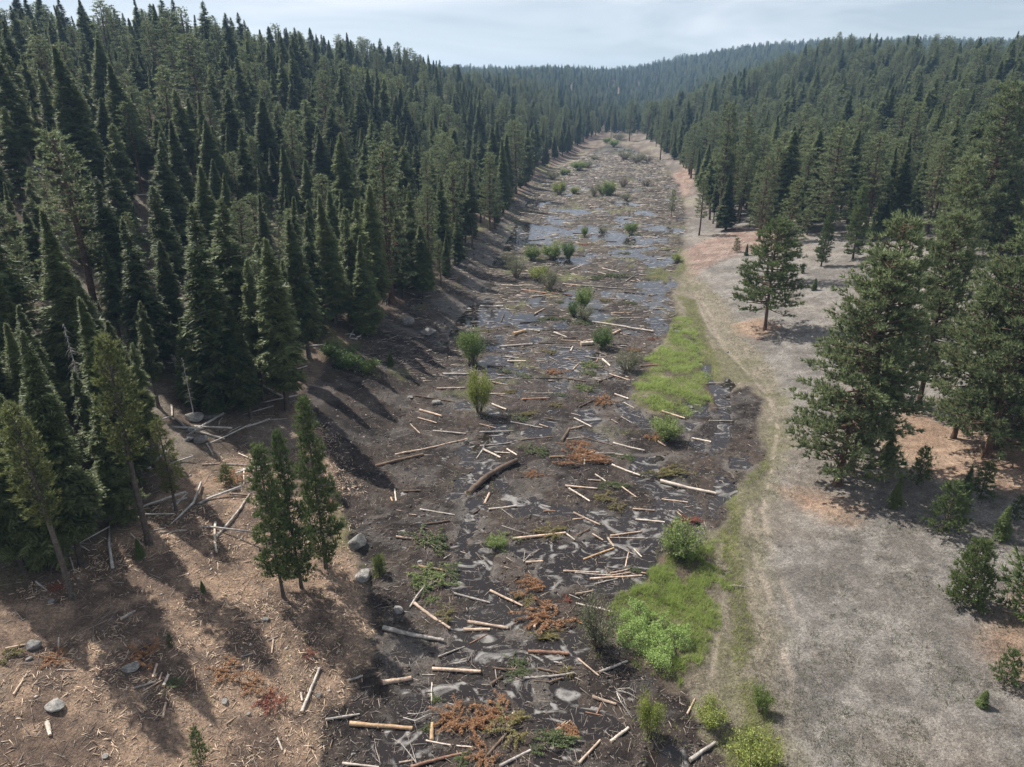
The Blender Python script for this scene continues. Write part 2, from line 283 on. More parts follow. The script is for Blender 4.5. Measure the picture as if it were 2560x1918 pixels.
def hfull(x, y, Z=None):
    x = np.asarray(x, float); y = np.asarray(y, float)
    if Z is None: Z = zones(x, y)
    dl, dr = side(x, y)
    onfloor = 1 - smooth(-1, 3, np.maximum(dl, dr))
    rough = 0.10 * fbm(x, y, 1.5, 4, 71) + 0.085 * fbm(x, y, 0.48, 2, 75)
    ruf = 0.11 * np.abs(fbm(x, y, 0.9, 3, 77))
    z = hbase(x, y)
    z = z + Z['mud'] * (0.028 + rough + ruf * (1 - 0.8 * Z['wet'])) + (1 - Z['mud']) * (0.10 * onfloor + 0.06 * fbm(x, y, 2.5, 4, 79) + 0.05 * onfloor * (1 - np.clip(Z['meadow'], 0, 1)))
    z = z + np.maximum(Z['green'], Z['herb']) * 0.12
    z = z - 0.10 * Z['rut'] * (1 - Z['mud'])
    z = z - 0.30 * Z['pool'] * onfloor
    return z
WATER = -0.036
def zf(y): return zfloor(np.asarray(y, float))

# ------------------------------------------------------------------ materials
def mat(name):
    m = bpy.data.materials.new(name); m.use_nodes = True; nt = m.node_tree
    b = nt.nodes['Principled BSDF']; return m, nt, b
def noise(nt, scale, detail=4, rough=0.6, vec=None, dist=0):
    n = nt.nodes.new('ShaderNodeTexNoise'); n.inputs['Scale'].default_value = scale; n.inputs['Detail'].default_value = detail
    n.inputs['Roughness'].default_value = rough; n.inputs['Distortion'].default_value = dist
    if vec is not None: nt.links.new(vec, n.inputs['Vector'])
    return n
def ramp(nt, fac, p0, p1, c0=(0, 0, 0), c1=(1, 1, 1)):
    r = nt.nodes.new('ShaderNodeValToRGB'); r.color_ramp.elements[0].position = p0; r.color_ramp.elements[1].position = p1
    r.color_ramp.elements[0].color = (*c0, 1); r.color_ramp.elements[1].color = (*c1, 1); nt.links.new(fac, r.inputs[0]); return r
def mixc(nt, fac, a, b, typ='MIX'):
    m = nt.nodes.new('ShaderNodeMix'); m.data_type = 'RGBA'; m.blend_type = typ
    for sock, val in ((0, fac), (6, a), (7, b)):
        if isinstance(val, (int, float)): m.inputs[sock].default_value = val
        elif isinstance(val, tuple): m.inputs[sock].default_value = (*val, 1)
        else: nt.links.new(val, m.inputs[sock])
    return m.outputs[2]
def geopos(nt):
    g = nt.nodes.new('ShaderNodeNewGeometry'); return g.outputs['Position']
def bump(nt, b, h, strength, dist):
    n = nt.nodes.new('ShaderNodeBump'); n.inputs['Strength'].default_value = strength; n.inputs['Distance'].default_value = dist
    nt.links.new(h, n.inputs['Height']); nt.links.new(n.outputs[0], b.inputs['Normal'])

def ground_material():
    m, nt, b = mat('ground_cover'); L = nt.links; pos = geopos(nt)
    a = nt.nodes.new('ShaderNodeAttribute'); a.attribute_name = 'soil'
    w = nt.nodes.new('ShaderNodeAttribute'); w.attribute_name = 'wet'
    n1 = noise(nt, 7.0, 6, 0.75, pos); n2 = noise(nt, 0.9, 5, 0.65, pos); n3 = noise(nt, 28.0, 3, 0.7, pos)
    r1 = ramp(nt, n1.outputs['Fac'], 0.28, 0.75, (0.30, 0.29, 0.28), (1.75, 1.70, 1.65))
    r2 = ramp(nt, n2.outputs['Fac'], 0.3, 0.7, (0.72, 0.72, 0.73), (1.25, 1.24, 1.22))
    r3 = ramp(nt, n3.outputs['Fac'], 0.3, 0.75, (0.65, 0.65, 0.65), (1.35, 1.35, 1.35))
    c = mixc(nt, 1.0, a.outputs['Color'], r1.outputs[0], 'MULTIPLY'); c = mixc(nt, 1.0, c, r2.outputs[0], 'MULTIPLY'); c = mixc(nt, 1.0, c, r3.outputs[0], 'MULTIPLY'); n4 = noise(nt, 3.0, 4, 0.7, pos, .5); r4 = ramp(nt, n4.outputs['Fac'], 0.40, 0.60, (0.80, 0.79, 0.78), (1.15, 1.14, 1.13)); c = mixc(nt, 1.0, c, r4.outputs[0], 'MULTIPLY')
    L.new(c, b.inputs['Base Color'])
    rr = nt.nodes.new('ShaderNodeMapRange'); rr.inputs[3].default_value = 0.95; rr.inputs[4].default_value = 0.42
    L.new(w.outputs['Fac'], rr.inputs[0]); L.new(rr.outputs[0], b.inputs['Roughness'])
    b.inputs['Specular IOR Level'].default_value = 0.3
    bump(nt, b, n1.outputs['Fac'], 1.0, 0.22)
    return m
def water_material():
    m, nt, b = mat('muddy_water'); L = nt.links; pos = geopos(nt)
    mp = nt.nodes.new('ShaderNodeMapping'); mp.inputs['Scale'].default_value = (0.55, 0.8, 1); mp.inputs['Rotation'].default_value = (0, 0, 0.5); L.new(pos, mp.inputs[0])
    wn_ = noise(nt, 0.55, 3, 0.45, mp.outputs[0], 3.2)
    fine = noise(nt, 5.0, 5, 0.7, pos, 1.5)
    mm = nt.nodes.new('ShaderNodeMath'); mm.operation = 'MULTIPLY_ADD'; mm.inputs[1].default_value = 0.14; L.new(fine.outputs['Fac'], mm.inputs[0]); L.new(wn_.outputs['Fac'], mm.inputs[2])
    film = ramp(nt, mm.outputs[0], 0.62, 0.76)
    base = mixc(nt, film.outputs[0], (0.016, 0.012, 0.010), (0.19, 0.18, 0.168))
    L.new(base, b.inputs['Base Color'])
    rr = nt.nodes.new('ShaderNodeMapRange'); rr.inputs[3].default_value = 0.05; rr.inputs[4].default_value = 0.5
    L.new(film.outputs[0], rr.inputs[0]); L.new(rr.outputs[0], b.inputs['Roughness'])
    b.inputs['Specular IOR Level'].default_value = 0.42
    rip = noise(nt, 1.6, 2, 0.5, pos); bump(nt, b, rip.outputs['Fac'], 0.05, 0.05)
    return m
def bark_material(name, c0, c1, scale=1.0, rough=0.85):
    m, nt, b = mat(name); L = nt.links; tcn = nt.nodes.new('ShaderNodeTexCoord')
    oi = nt.nodes.new('ShaderNodeObjectInfo')
    n = noise(nt, 6.0 * scale, 6, 0.7, tcn.outputs['Object']); n2 = noise(nt, 1.3 * scale, 3, 0.6, tcn.outputs['Object'])
    r = ramp(nt, n.outputs['Fac'], 0.35, 0.68, c0, c1)
    r2 = ramp(nt, n2.outputs['Fac'], 0.35, 0.65, (0.7, 0.7, 0.7), (1.2, 1.2, 1.2))
    c = mixc(nt, 1.0, r.outputs[0], r2.outputs[0], 'MULTIPLY')
    r3 = ramp(nt, oi.outputs['Random'], 0, 1, (0.75, 0.75, 0.76), (1.2, 1.18, 1.15)); c = mixc(nt, 1.0, c, r3.outputs[0], 'MULTIPLY')
    L.new(c, b.inputs['Base Color']); b.inputs['Roughness'].default_value = rough; b.inputs['Specular IOR Level'].default_value = 0.2
    bump(nt, b, n.outputs['Fac'], 0.5, 0.03); return m
def leaf_material(name, dark, light, transl=0.3, obj=0.5, patch=0.5):
    """two hues mixed leaf by leaf and thing by thing, with some light passing through"""
    m, nt, b = mat(name); L = nt.links; nt.nodes.remove(b)
    g = nt.nodes.new('ShaderNodeNewGeometry'); oi = nt.nodes.new('ShaderNodeObjectInfo')
    mm = nt.nodes.new('ShaderNodeMix'); mm.inputs[0].default_value = obj; L.new(g.outputs['Random Per Island'], mm.inputs[2]); L.new(oi.outputs['Random'], mm.inputs[3])
    n = noise(nt, 0.8, 2, 0.5, g.outputs['Position']); ad = nt.nodes.new('ShaderNodeMath'); ad.operation = 'MULTIPLY_ADD'; ad.inputs[1].default_value = patch
    L.new(n.outputs['Fac'], ad.inputs[0]); L.new(mm.outputs[0], ad.inputs[2])
    r = ramp(nt, ad.outputs[0], 0.5 * patch, 0.7 + patch, dark, light)
    d = nt.nodes.new('ShaderNodeBsdfPrincipled'); t = nt.nodes.new('ShaderNodeBsdfTranslucent'); x = nt.nodes.new('ShaderNodeMixShader')
    d.inputs['Roughness'].default_value = 0.55; d.inputs['Specular IOR Level'].default_value = 0.35
    L.new(r.outputs[0], d.inputs['Base Color']); L.new(r.outputs[0], t.inputs[0]); x.inputs[0].default_value = transl
    L.new(d.outputs[0], x.inputs[1]); L.new(t.outputs[0], x.inputs[2]); L.new(x.outputs[0], nt.nodes['Material Output'].inputs[0]); return m
M = dict(
 ground=ground_material(), water=water_material(),
 tan=bark_material('tan_peeled_wood', (0.30, 0.215, 0.155), (0.64, 0.50, 0.395)), grey=bark_material('weathered_grey_wood', (0.21, 0.19, 0.17), (0.52, 0.47, 0.425)),
 brown=bark_material('brown_log_bark', (0.08, 0.058, 0.045), (0.21, 0.15, 0.11)), dark=bark_material('dark_wet_log_bark', (0.04, 0.032, 0.028), (0.13, 0.10, 0.08)),
 red=bark_material('reddish_log_bark', (0.20, 0.105, 0.07), (0.40, 0.25, 0.18)), orange=bark_material('fresh_orange_wood', (0.36, 0.23, 0.13), (0.57, 0.41, 0.26)),
 pale=bark_material('pale_bleached_wood', (0.42, 0.36, 0.30), (0.72, 0.63, 0.54)), cut=bark_material('cut_wood_face', (0.42, 0.30, 0.19), (0.58, 0.45, 0.31), 3),
 trunk=bark_material('grey_brown_trunk_bark', (0.05, 0.042, 0.036), (0.15, 0.125, 0.105)), ptrunk=bark_material('rusty_pine_bark', (0.06, 0.04, 0.03), (0.18, 0.115, 0.08)),
 snag=bark_material('bleached_dead_wood', (0.26, 0.25, 0.235), (0.50, 0.48, 0.46)), twig=bark_material('dead_twigs', (0.10, 0.075, 0.055), (0.30, 0.24, 0.19)),
 rock=bark_material('grey_lichened_rock', (0.10, 0.095, 0.09), (0.30, 0.29, 0.275), 0.7), 
 fir=leaf_material("fir_needles", (0.036, 0.056, 0.024), (0.20, 0.235, 0.095), 0.42, 0.45), pine=leaf_material("long_pine_needles", (0.045, 0.070, 0.034), (0.25, 0.29, 0.14), 0.42, 0.25),
 lodge=leaf_material('yellow_green_needles', (0.055, 0.080, 0.026), (0.20, 0.215, 0.075), 0.35, 0.25), young=leaf_material('young_conifer_needles', (0.045, 0.080, 0.030), (0.165, 0.205, 0.075), 0.35, 0.3),
 willow=leaf_material('willow_leaves', (0.10, 0.15, 0.045), (0.22, 0.28, 0.09), 0.35, 0.3), willowg=leaf_material('grey_green_willow_leaves', (0.11, 0.125, 0.07), (0.21, 0.22, 0.13), 0.3, 0.3), willowy=leaf_material('yellow_green_willow_leaves', (0.15, 0.19, 0.04), (0.30, 0.33, 0.09), 0.35, 0.3),
 bushd=leaf_material('dark_green_bush_leaves', (0.045, 0.085, 0.025), (0.12, 0.18, 0.05), 0.3, 0.3),
 grass=leaf_material('lush_green_grass', (0.09, 0.115, 0.035), (0.33, 0.41, 0.12), 0.45, 0, 1.8), herb=leaf_material('bright_green_herb_leaves', (0.08, 0.14, 0.035), (0.29, 0.40, 0.12), 0.35, 0, 1.3),
 strip=leaf_material('olive_meadow_grass', (0.12, 0.15, 0.05), (0.36, 0.40, 0.14), 0.4, 0, 1.4), dry=leaf_material('dry_straw_grass', (0.15, 0.13, 0.10), (0.38, 0.335, 0.26), 0.25, 0), sage=leaf_material('grey_sage_tufts', (0.06, 0.062, 0.045), (0.19, 0.185, 0.13), 0.2, 0),
 orangen=leaf_material('dead_orange_needles', (0.16, 0.075, 0.035), (0.40, 0.21, 0.10), 0.25, 0.2), rustn=leaf_material('dead_rust_red_needles', (0.14, 0.045, 0.03), (0.30, 0.11, 0.07), 0.25, 0.2),
 olive=leaf_material('fading_olive_needles', (0.09, 0.09, 0.03), (0.26, 0.22, 0.08), 0.25, 0.2), boughg=leaf_material('cut_green_needles', (0.04, 0.07, 0.025), (0.13, 0.17, 0.06), 0.25, 0.2),
 chip=leaf_material('wood_chips', (0.24, 0.155, 0.105), (0.62, 0.48, 0.35), 0.0, 0), clod=leaf_material('mud_clods', (0.028, 0.022, 0.019), (0.080, 0.065, 0.055), 0.0, 0),
 twigs=leaf_material('loose_twigs', (0.10, 0.08, 0.065), (0.36, 0.30, 0.25), 0.0, 0), pebble=leaf_material('loose_stones', (0.14, 0.12, 0.11), (0.36, 0.31, 0.28), 0.0, 0), aspen=leaf_material('yellow_green_aspen_leaves', (0.15, 0.20, 0.03), (0.34, 0.40, 0.07), 0.35, 0.3))

# ------------------------------------------------------------------ ground sheet and water sheet
def sheet(name, xs_of, ys, nx, zfun):
    """grid whose rows run across the valley and get coarser with distance"""
    t = np.linspace(0, 1, nx); X = []; Y = []
    for y in ys:
        a, b_ = xs_of(y); X.append(a + (b_ - a) * t); Y.append(np.full(nx, y))
    X = np.array(X); Y = np.array(Y); Z, extra = zfun(X.ravel(), Y.ravel())
    v = np.stack([X.ravel(), Y.ravel(), Z], -1).astype(np.float32)
    i = np.arange(len(ys) - 1)[:, None] * nx; j = np.arange(nx - 1)[None, :]
    q = np.stack([i + j, i + j + 1, i + nx + j + 1, i + nx + j], -1).reshape(-1, 4).astype(np.int32)
    me = bpy.data.meshes.new(name); me.vertices.add(len(v)); me.vertices.foreach_set('co', v.ravel())
    me.loops.add(q.size); me.loops.foreach_set('vertex_index', q.ravel()); me.polygons.add(len(q)); me.polygons.foreach_set('loop_start', np.arange(0, q.size, 4, dtype=np.int32))
    me.polygons.foreach_set('use_smooth', np.ones(len(q), bool)); me.update(calc_edges=True)
    for k, arr in (extra or {}).items():
        if arr.ndim == 2:
            at = me.attributes.new(k, 'FLOAT_COLOR', 'POINT'); at.data.foreach_set('color', np.concatenate([arr, np.ones((len(arr), 1))], 1).astype(np.float32).ravel())
        else:
            at = me.attributes.new(k, 'FLOAT', 'POINT'); at.data.foreach_set('value', arr.astype(np.float32))
    return me
def soil(x, y):
    Z = zones(x, y); dl, dr = side(x, y)
    def c(*a): return np.array(a)[None, :]
    n1 = fbm(x, y, 14, 4, 81)[:, None]; n2 = fbm(x, y, 3.2, 4, 83)[:, None]; n3 = fbm(x, y, 45, 3, 85)[:, None]; n4 = fbm(x, y, 1.1, 3, 87)[:, None]
    def mixn(a, b_, w): return a * (1 - w) + b_ * w
    W = lambda k: Z[k][:, None]
    base = mixn(c(.105, .082, .064), c(.20, .175, .145), smooth(-.1, .7, n2 + .5 * n1))           # forest floor
    base = mixn(base, c(.17, .165, .09), smooth(.25, .8, n1 - .3 * n2) * .6)                       # thin grass in the forest
    bald = smooth(900, 1300, y)[:, None] ; base = mixn(base, c(.34, .27, .19), bald)
    right = smooth(-3, 3, dr)[:, None] * (1 - smooth(60, 100, dr)[:, None]) * (1 - .6 * smooth(200, 260, y)[:, None])
    grey = mixn(c(.148, .139, .130), c(.232, .222, .210), smooth(-.5, .6, n2 + n4 * .5)); grey = mixn(grey, c(.25, .215, .18), smooth(.0, .8, n1) * .4)
    base = mixn(base, grey, right)
    bank = (smooth(-1, 2, dl) * (1 - smooth(13, 22, dl)) * smooth(60, 90, y))[:, None]
    base = mixn(base, mixn(c(.115, .085, .068), c(.17, .13, .105), smooth(-.4, .5, n2)), bank)
    chips = mixn(c(.135, .098, .076), c(.31, .225, .165), smooth(-.35, .6, n2 + .6 * n4)); base = mixn(base, chips, W('chips'))
    base = mixn(base, c(.20, .20, .09), W('gl') * .7)
    md = mixn(c(.225, .203, .158), c(.15, .148, .085), smooth(-.3, .5, n2 + n1 * .6)); base = mixn(base, md, W('meadow') * .9)
    rr_ = mixn(c(.22, .135, .105), c(.34, .235, .19), smooth(-.4, .5, n4 + n2)); base = mixn(base, rr_, W('red') * .6)
    nd = mixn(c(.30, .19, .125), c(.40, .27, .18), smooth(-.4, .5, n2)); base = mixn(base, nd, W('needle') * .65)
    sg = mixn(c(.065, .065, .03), c(.15, .15, .07), smooth(-.4, .5, n2)); base = mixn(base, sg, np.maximum(W('strip') * .7, W('green') * .75))
    base = mixn(base, c(.31, .272, .232), W('rut') * .6)
    mud = mixn(c(.022, .017, .015), c(.058, .045, .038), smooth(-.5, .5, n2 + .5 * n4)); mud = mixn(mud, c(.085, .066, .054), smooth(.1, .9, n1 + n4 * .3) * .5)
    silt = smooth(.10, .42, fbm(x + 2 * fbm(x, y, 3, 2, 97), y, 3.0, 4, 91))[:, None] * (.35 + .65 * W('wet')) * (1 - smooth(90, 130, y)[:, None] * .5)
    mud = mixn(mud, c(.18, .168, .158), silt * .75)
    farmud = smooth(90, 200, y)[:, None]; mud = mixn(mud, mixn(c(.042, .035, .029), c(.095, .082, .065), smooth(-.3, .5, n2 + n4)), farmud)
    mud = mixn(mud, c(.13, .15, .05), smooth(.35, .75, fbm(x, y, 6, 4, 95))[:, None] * .55 * smooth(60, 110, y)[:, None])
    base = mixn(base, mud, W('mud'))
    base = mixn(base, c(.035, .03, .026), W('pool') * .8)
    wet = np.clip(Z['wet'] * Z['mud'] + silt[:, 0] * .6 * Z['mud'], 0, 1)
    return hfull(x, y, Z), dict(soil=base, wet=wet)
ys = [6.0]
while ys[-1] < 2300:
    y = ys[-1]; ys.append(y + max(0.11, min(y * y / 40 / 560 + 0.03, 14.0) if y > 28 else 0.6))
ys = np.array(ys)
gm = sheet('ground', lambda y: (-0.92 * (y + 12) - 5, 0.92 * (y + 12) + 5), ys, 760, soil); gm.materials.append(M['ground'])
tag(part('ground', gm), kind='structure', label='valley ground of dark mud, dry slopes and forest floor')
wm = sheet('water', lambda y: tuple(float(t) + e for t, e in zip(toe(0, y), (-1.5, 1.5))), np.concatenate([np.arange(8, 200, 1.5), np.arange(200, 640, 6)]), 3, lambda x, y: (zf(y) + WATER, None)); wm.materials.append(M['water'])
tag(part('water', wm), kind='structure', label='shallow brown pools standing between the mud and logs')
# ------------------------------------------------------------------ tree builders (meshes 1 m per metre, tree about 20 m)
def fir_mesh(seed, H=20.0, rad=2.9, start=0.07, power=0.85, dens=1.0, m=None, gap=0.0, limbtop=0.0, tilt=-0.25, spray=0.44):
    """dense conifer with whorls of drooping boughs; returns trunk mesh, crown mesh"""
    r = np.random.default_rng(seed); g = Geo(); t = Geo()
    zz = np.linspace(-0.6, H * 0.985, 12); bend = 0.012 * H
    px = bend * np.sin(zz / H * 3 + seed); py = bend * np.cos(zz / H * 2.3 + seed) - bend
    tx = lambda z: np.interp(z, zz, px); ty = lambda z: np.interp(z, zz, py)
    t.tube(np.stack([px, py, zz], -1), np.interp(zz, [-0.6, 0, .6, H * .5, H], [H * .0175, H * .0145, H * .0120, H * .0075, 0.015]), 7, lump=.03)
    nb = int(500 * dens); h = start + (1 - start) * (1 - np.sqrt(1 - r.random(nb) * 0.985)) ** 1.0
    h = start + (0.992 - start) * r.random(nb) ** 0.9
    az = r.random(nb) * 2 * np.pi
    low = smooth(0, .16, (h - start)); prof = np.clip((1 - h), 0, 1) ** power
    lobes = 1 + .16 * np.sin(az * 2 + seed + h * 9) * (r.random(nb) > .3)
    Ln = rad * (prof * 1.04 + .012) * (0.55 + .45 * low) * (0.74 + .34 * r.random(nb)) * lobes
    if gap: keep = np.sin(h * 38 + az * 1.5 + seed) > -1 + gap * 1.6; h, az, Ln = h[keep], az[keep], Ln[keep]
    P, D, W, S = [], [], [], []
    for hi, ai, li in zip(h, az, Ln):
        o = np.array([tx(hi * H), ty(hi * H), hi * H]); up = tilt + 0.75 * hi + .15 * r.standard_normal()
        d0 = np.array([math.cos(ai), math.sin(ai), up * .6]); n = max(4, int(li / 0.22))
        s = np.linspace(.12, 1, n); droop = -0.16 * li * s ** 2 * (1.2 - hi)
        pts = o + d0 * (li * s)[:, None]; pts[:, 2] += droop
        if li > .9 : t.tube(np.vstack([o, pts[n // 2], pts[-1]]), [0.045 * li / 3 + .012, .02, .006], 3, cap=False)
        side = np.array([-math.sin(ai), math.cos(ai), 0])
        for k in range(n):
            wl = spray * (0.55 + .45 * math.sin(math.pi * min(1, s[k] * .9 + .1))) * (0.16 + .84 * min(1, li / 1.3)) * (0.35 + .95 * (1 - s[k]) ** .5 + .25)
            for sg in (-1, 1, 0, 1, -1):
                dd = d0 * (.75 + .5 * r.random()) + side * sg * (.75 + .5 * r.random()) + np.array([0, 0, -.28 + .45 * r.standard_normal() * .6])
                P.append(pts[k] + r.standard_normal(3) * np.array([.06, .06, .13])); D.append(dd * wl); W.append(.20 * wl + .02)
    P = np.array(P); D = np.array(D); W = np.array(W)
    wv = np.cross(D, np.array([0, 0, 1.0]) + .55 * r.standard_normal((len(D), 3))); wv /= np.linalg.norm(wv, axis=1)[:, None] + 1e-9
    g.blades(P, D, wv * W[:, None])
    top = np.array([tx(H * .97), ty(H * .97), H * .95]); g.blades(np.tile(top, (8, 1)), np.stack([.12 * r.standard_normal(8), .12 * r.standard_normal(8), .8 + .4 * r.random(8)], -1), .06 * rvec(8))
    return t.build('trunk', [m[0]], True), g.build('crown', [m[1]])

def pine_mesh(seed, H=20.0, rad=3.3, start=0.2, nl=130, tuft=0.42, m=None, shape=1.0, trunks=1, nblade=11, dens=1.0, rlow=.5):
    """long-needled pine: visible limbs carrying pompom tufts"""
    r = np.random.default_rng(seed); g = Geo(); t = Geo()
    zz = np.linspace(-0.6, H * 0.97, 12)
    px = .012 * H * np.sin(zz / H * 2.6 + seed); py = .010 * H * np.cos(zz / H * 3 + seed)
    t.tube(np.stack([px, py, zz], -1), np.interp(zz, [-0.6, 0, .8, H * .5, H], [H * .022, H * .018, H * .0145, H * .0095, 0.03]), 8, lump=.04)
    P, D, W = [], [], []
    for i in range(nl):
        h = start + (0.985 - start) * (i + r.random()) / nl; ai = i * 2.39996 + r.standard_normal() * .5
        prof = (rlow + (1 - rlow) * min(1, (h - start) / .22)) * (1 - h) ** (0.62 * shape) * 1.15 + .07
        li = rad * prof * (0.6 + .6 * r.random()); up = -0.12 + .85 * h + .2 * r.standard_normal()
        o = np.array([np.interp(h * H, zz, px), np.interp(h * H, zz, py), h * H]); d0 = np.array([math.cos(ai), math.sin(ai), up * .55])
        s = np.linspace(0, 1, 7); side = np.array([-math.sin(ai), math.cos(ai), 0]) * r.standard_normal() * .18
        pts = o + d0 * (li * s)[:, None] + side * (li * s ** 2)[:, None]; pts[:, 2] += li * (-.16 * s + .22 * s ** 2.5) * (1.1 - h)
        t.tube(pts, np.linspace(.05 * li / 3 + .02, .012, 7), 4, cap=False)
        nt_ = int((3 + li * 4.2) * dens)
        for k in range(nt_):
            f = 0.30 + .72 * r.random() ** .65; c = np.array([np.interp(f, s, pts[:, q]) for q in range(3)])
            off = r.standard_normal(3) * np.array([1, 1, .55]); off *= (.18 + .20 * li * (1.15 - f) * .55); off[2] = abs(off[2]) * .6 + off[2] * .4
            c2 = c + off + d0 * .1
            if r.random() < .35: t.tube(np.array([c, c2]), [.014, .007], 3, cap=False)
            ax = d0 * .8 + off / (np.linalg.norm(off) + .01) * .5 + np.array([0, 0, .55]); ax /= np.linalg.norm(ax)
            sz = tuft * (.7 + .5 * r.random())
            dd = r.standard_normal((nblade, 3)); dd /= np.linalg.norm(dd, axis=1)[:, None]; dd = dd * .85 + ax * .75
            P.append(np.tile(c2, (nblade, 1)) ); D.append(dd * sz * .75); W.append(np.full(nblade, sz * .115))
    P = np.concatenate(P); D = np.concatenate(D); W = np.concatenate(W)
    wv = np.cross(D, r.standard_normal((len(D), 3))); wv /= np.linalg.norm(wv, axis=1)[:, None] + 1e-9
    g.blades(P, D, wv * W[:, None])
    return t.build('trunk', [m[0]], True), g.build('crown', [m[1]])

def snag_mesh(seed, H=16.0, m=None, bare=.25, droop=1.0, fallen=False):
    r = np.random.default_rng(seed); t = Geo(); b = Geo()
    zz = np.linspace(-.5, H, 12); px = .02 * H * np.sin(zz / H * 2.5 + seed)
    t.tube(np.stack([px, 0 * px, zz], -1), np.interp(zz, [-.5, 0, H], [H * .014, H * .012, .02]), 7, lump=.05)
    for i in range(70 if not fallen else 30):
        h = bare + (1 - bare) * r.random(); ai = r.random() * 6.28; li = (1.9 * (1 - h) + .35) * (.5 + .8 * r.random())
        s = np.linspace(0, 1, 6); o = np.array([np.interp(h * H, zz, px), 0, h * H])
        pts = o + np.outer(s * li, [math.cos(ai), math.sin(ai), .15]); pts[:, 2] -= droop * .75 * li * s ** 2.2
        b.tube(pts, np.linspace(.03, .008, 6), 3, cap=False)
    return t.build('trunk', [m], True), b.build('branches', [m], True)

def bush_mesh(seed, m=None, H=3.0, W_=1.5, stems=26, leaves=2600, leaf=.13, open_=0.25, lean=0.0, stem_m=None, shape='vase'):
    r = np.random.default_rng(seed); t = Geo(); g = Geo(); P, D = [], []
    for i in range(stems):
        a = r.random() * 6.28; sp = (r.random() ** .6) * W_ * .85; hh = H * (.55 + .45 * r.random()) * (1 - .25 * (sp / W_) ** 2)
        s = np.linspace(0, 1, 7); c = np.array([math.cos(a), math.sin(a)])
        pts = np.zeros((7, 3)); pts[:, :2] = c * (.12 * W_ + sp * s[:, None] ** .9) + .06 * r.standard_normal((7, 2)) * s[:, None] * H * .3; pts[:, 2] = hh * (s ** .9) - .06; pts[:, 0] += lean * pts[:, 2]
        t.tube(pts, np.linspace(.03, .006, 7) * (H / 3), 4, cap=False)
        for q in range(5):
            f = .3 + .65 * r.random(); o = np.array([np.interp(f, s, pts[:, k]) for k in range(3)]); e = o + np.array([c[0] * .3, c[1] * .3, .5]) * H * .14 + r.standard_normal(3) * H * .05
            t.tube(np.array([o, e]), [.010, .004], 3, cap=False)
            n = max(1, int(leaves / stems / 5)); u = r.random((n, 1)); p = o + (e - o) * u * 1.15 + r.standard_normal((n, 3)) * .075 * H * np.array([.8, .8, .8])
            p[:, 2] = np.maximum(p[:, 2], .05); P.append(p)
    P = np.concatenate(P); n = len(P); D = r.standard_normal((n, 3)); D[:, 2] = np.abs(D[:, 2]) * .8 + .25; D /= np.linalg.norm(D, axis=1)[:, None]; D *= leaf * (.6 + .8 * r.random((n, 1)))
    w = np.cross(D, r.standard_normal((n, 3))); w /= np.linalg.norm(w, axis=1)[:, None] + 1e-9
    g.leaves(P, D, w * leaf * .22)
    return t.build('stems', [stem_m or M['twig']], True), (g.build('foliage', [m]) if leaves else None)

TR, PT = M['trunk'], M['ptrunk']
FIR = [fir_mesh(1, power=1.0, rad=3.1, dens=1.25, m=(TR, M['fir'])), fir_mesh(2, rad=2.9, start=.12, power=.8, dens=1.15, m=(TR, M['fir'])), fir_mesh(3, rad=3.3, start=.05, power=.95, gap=.25, m=(TR, M['fir'])),
       fir_mesh(4, rad=2.2, start=.28, power=.72, dens=.8, gap=.3, m=(TR, M['fir'])), fir_mesh(5, rad=3.1, start=.16, power=.85, dens=1.1, gap=.2, m=(TR, M['fir']))]
FIR += [fir_mesh(6, rad=3.4, start=.08, power=.8, gap=.35, dens=.9, m=(TR, M['fir'])), fir_mesh(7, rad=2.4, start=.05, power=1.15, dens=1.1, m=(TR, M['fir'])), fir_mesh(8, rad=2.6, start=.35, power=.6, gap=.4, dens=.7, m=(TR, M['fir']), tilt=-.05)]
PINE = [pine_mesh(11, m=(PT, M['pine'])), pine_mesh(12, rad=2.7, start=.30, m=(PT, M['pine']), nl=110), pine_mesh(13, rad=3.0, start=.14, shape=.8, m=(PT, M['pine']), nl=140), pine_mesh(14, rad=2.4, start=.42, m=(PT, M['pine']), nl=95)]
BIGPINE = [pine_mesh(21, rad=4.2, start=.10, shape=.75, nl=210, dens=1.25, nblade=13, tuft=.46, m=(PT, M['pine']), rlow=.75), pine_mesh(22, rad=3.9, start=.16, shape=.8, nl=190, dens=1.2, nblade=13, tuft=.46, m=(PT, M['pine']), rlow=.7)]
OPENPINE = [pine_mesh(25, H=20, rad=5.6, start=.20, shape=1.0, nl=150, dens=1.2, tuft=.55, m=(PT, M['young']), rlow=.9)]
LODGE = [pine_mesh(31, rad=2.1, start=.42, shape=.8, nl=110, tuft=.48, m=(TR, M['lodge']), rlow=.4), pine_mesh(32, rad=2.5, start=.22, shape=.85, nl=130, tuft=.48, m=(TR, M['lodge']), rlow=.4)]
GROUP3 = [pine_mesh(41, rad=3.1, start=.14, shape=1.1, nl=190, tuft=.5, m=(TR, M['young']), dens=1.25, rlow=.55), pine_mesh(42, rad=3.2, start=.07, shape=1.15, nl=200, tuft=.5, m=(TR, M['young']), dens=1.25, rlow=.6)]
YOUNG = [fir_mesh(51, H=5, rad=1.35, start=.04, power=.7, dens=.55, m=(TR, M['young']), spray=.42), pine_mesh(52, H=5, rad=1.5, start=.08, nl=50, tuft=.42, m=(TR, M['young']), nblade=12, rlow=.8), fir_mesh(53, H=5, rad=1.25, start=.05, power=.95, dens=.45, m=(TR, M['fir']), gap=.3, spray=.42), pine_mesh(54, H=5, rad=1.9, start=.04, nl=90, tuft=.36, m=(TR, M['young']), nblade=14, rlow=.95, dens=1.4, shape=.9)]
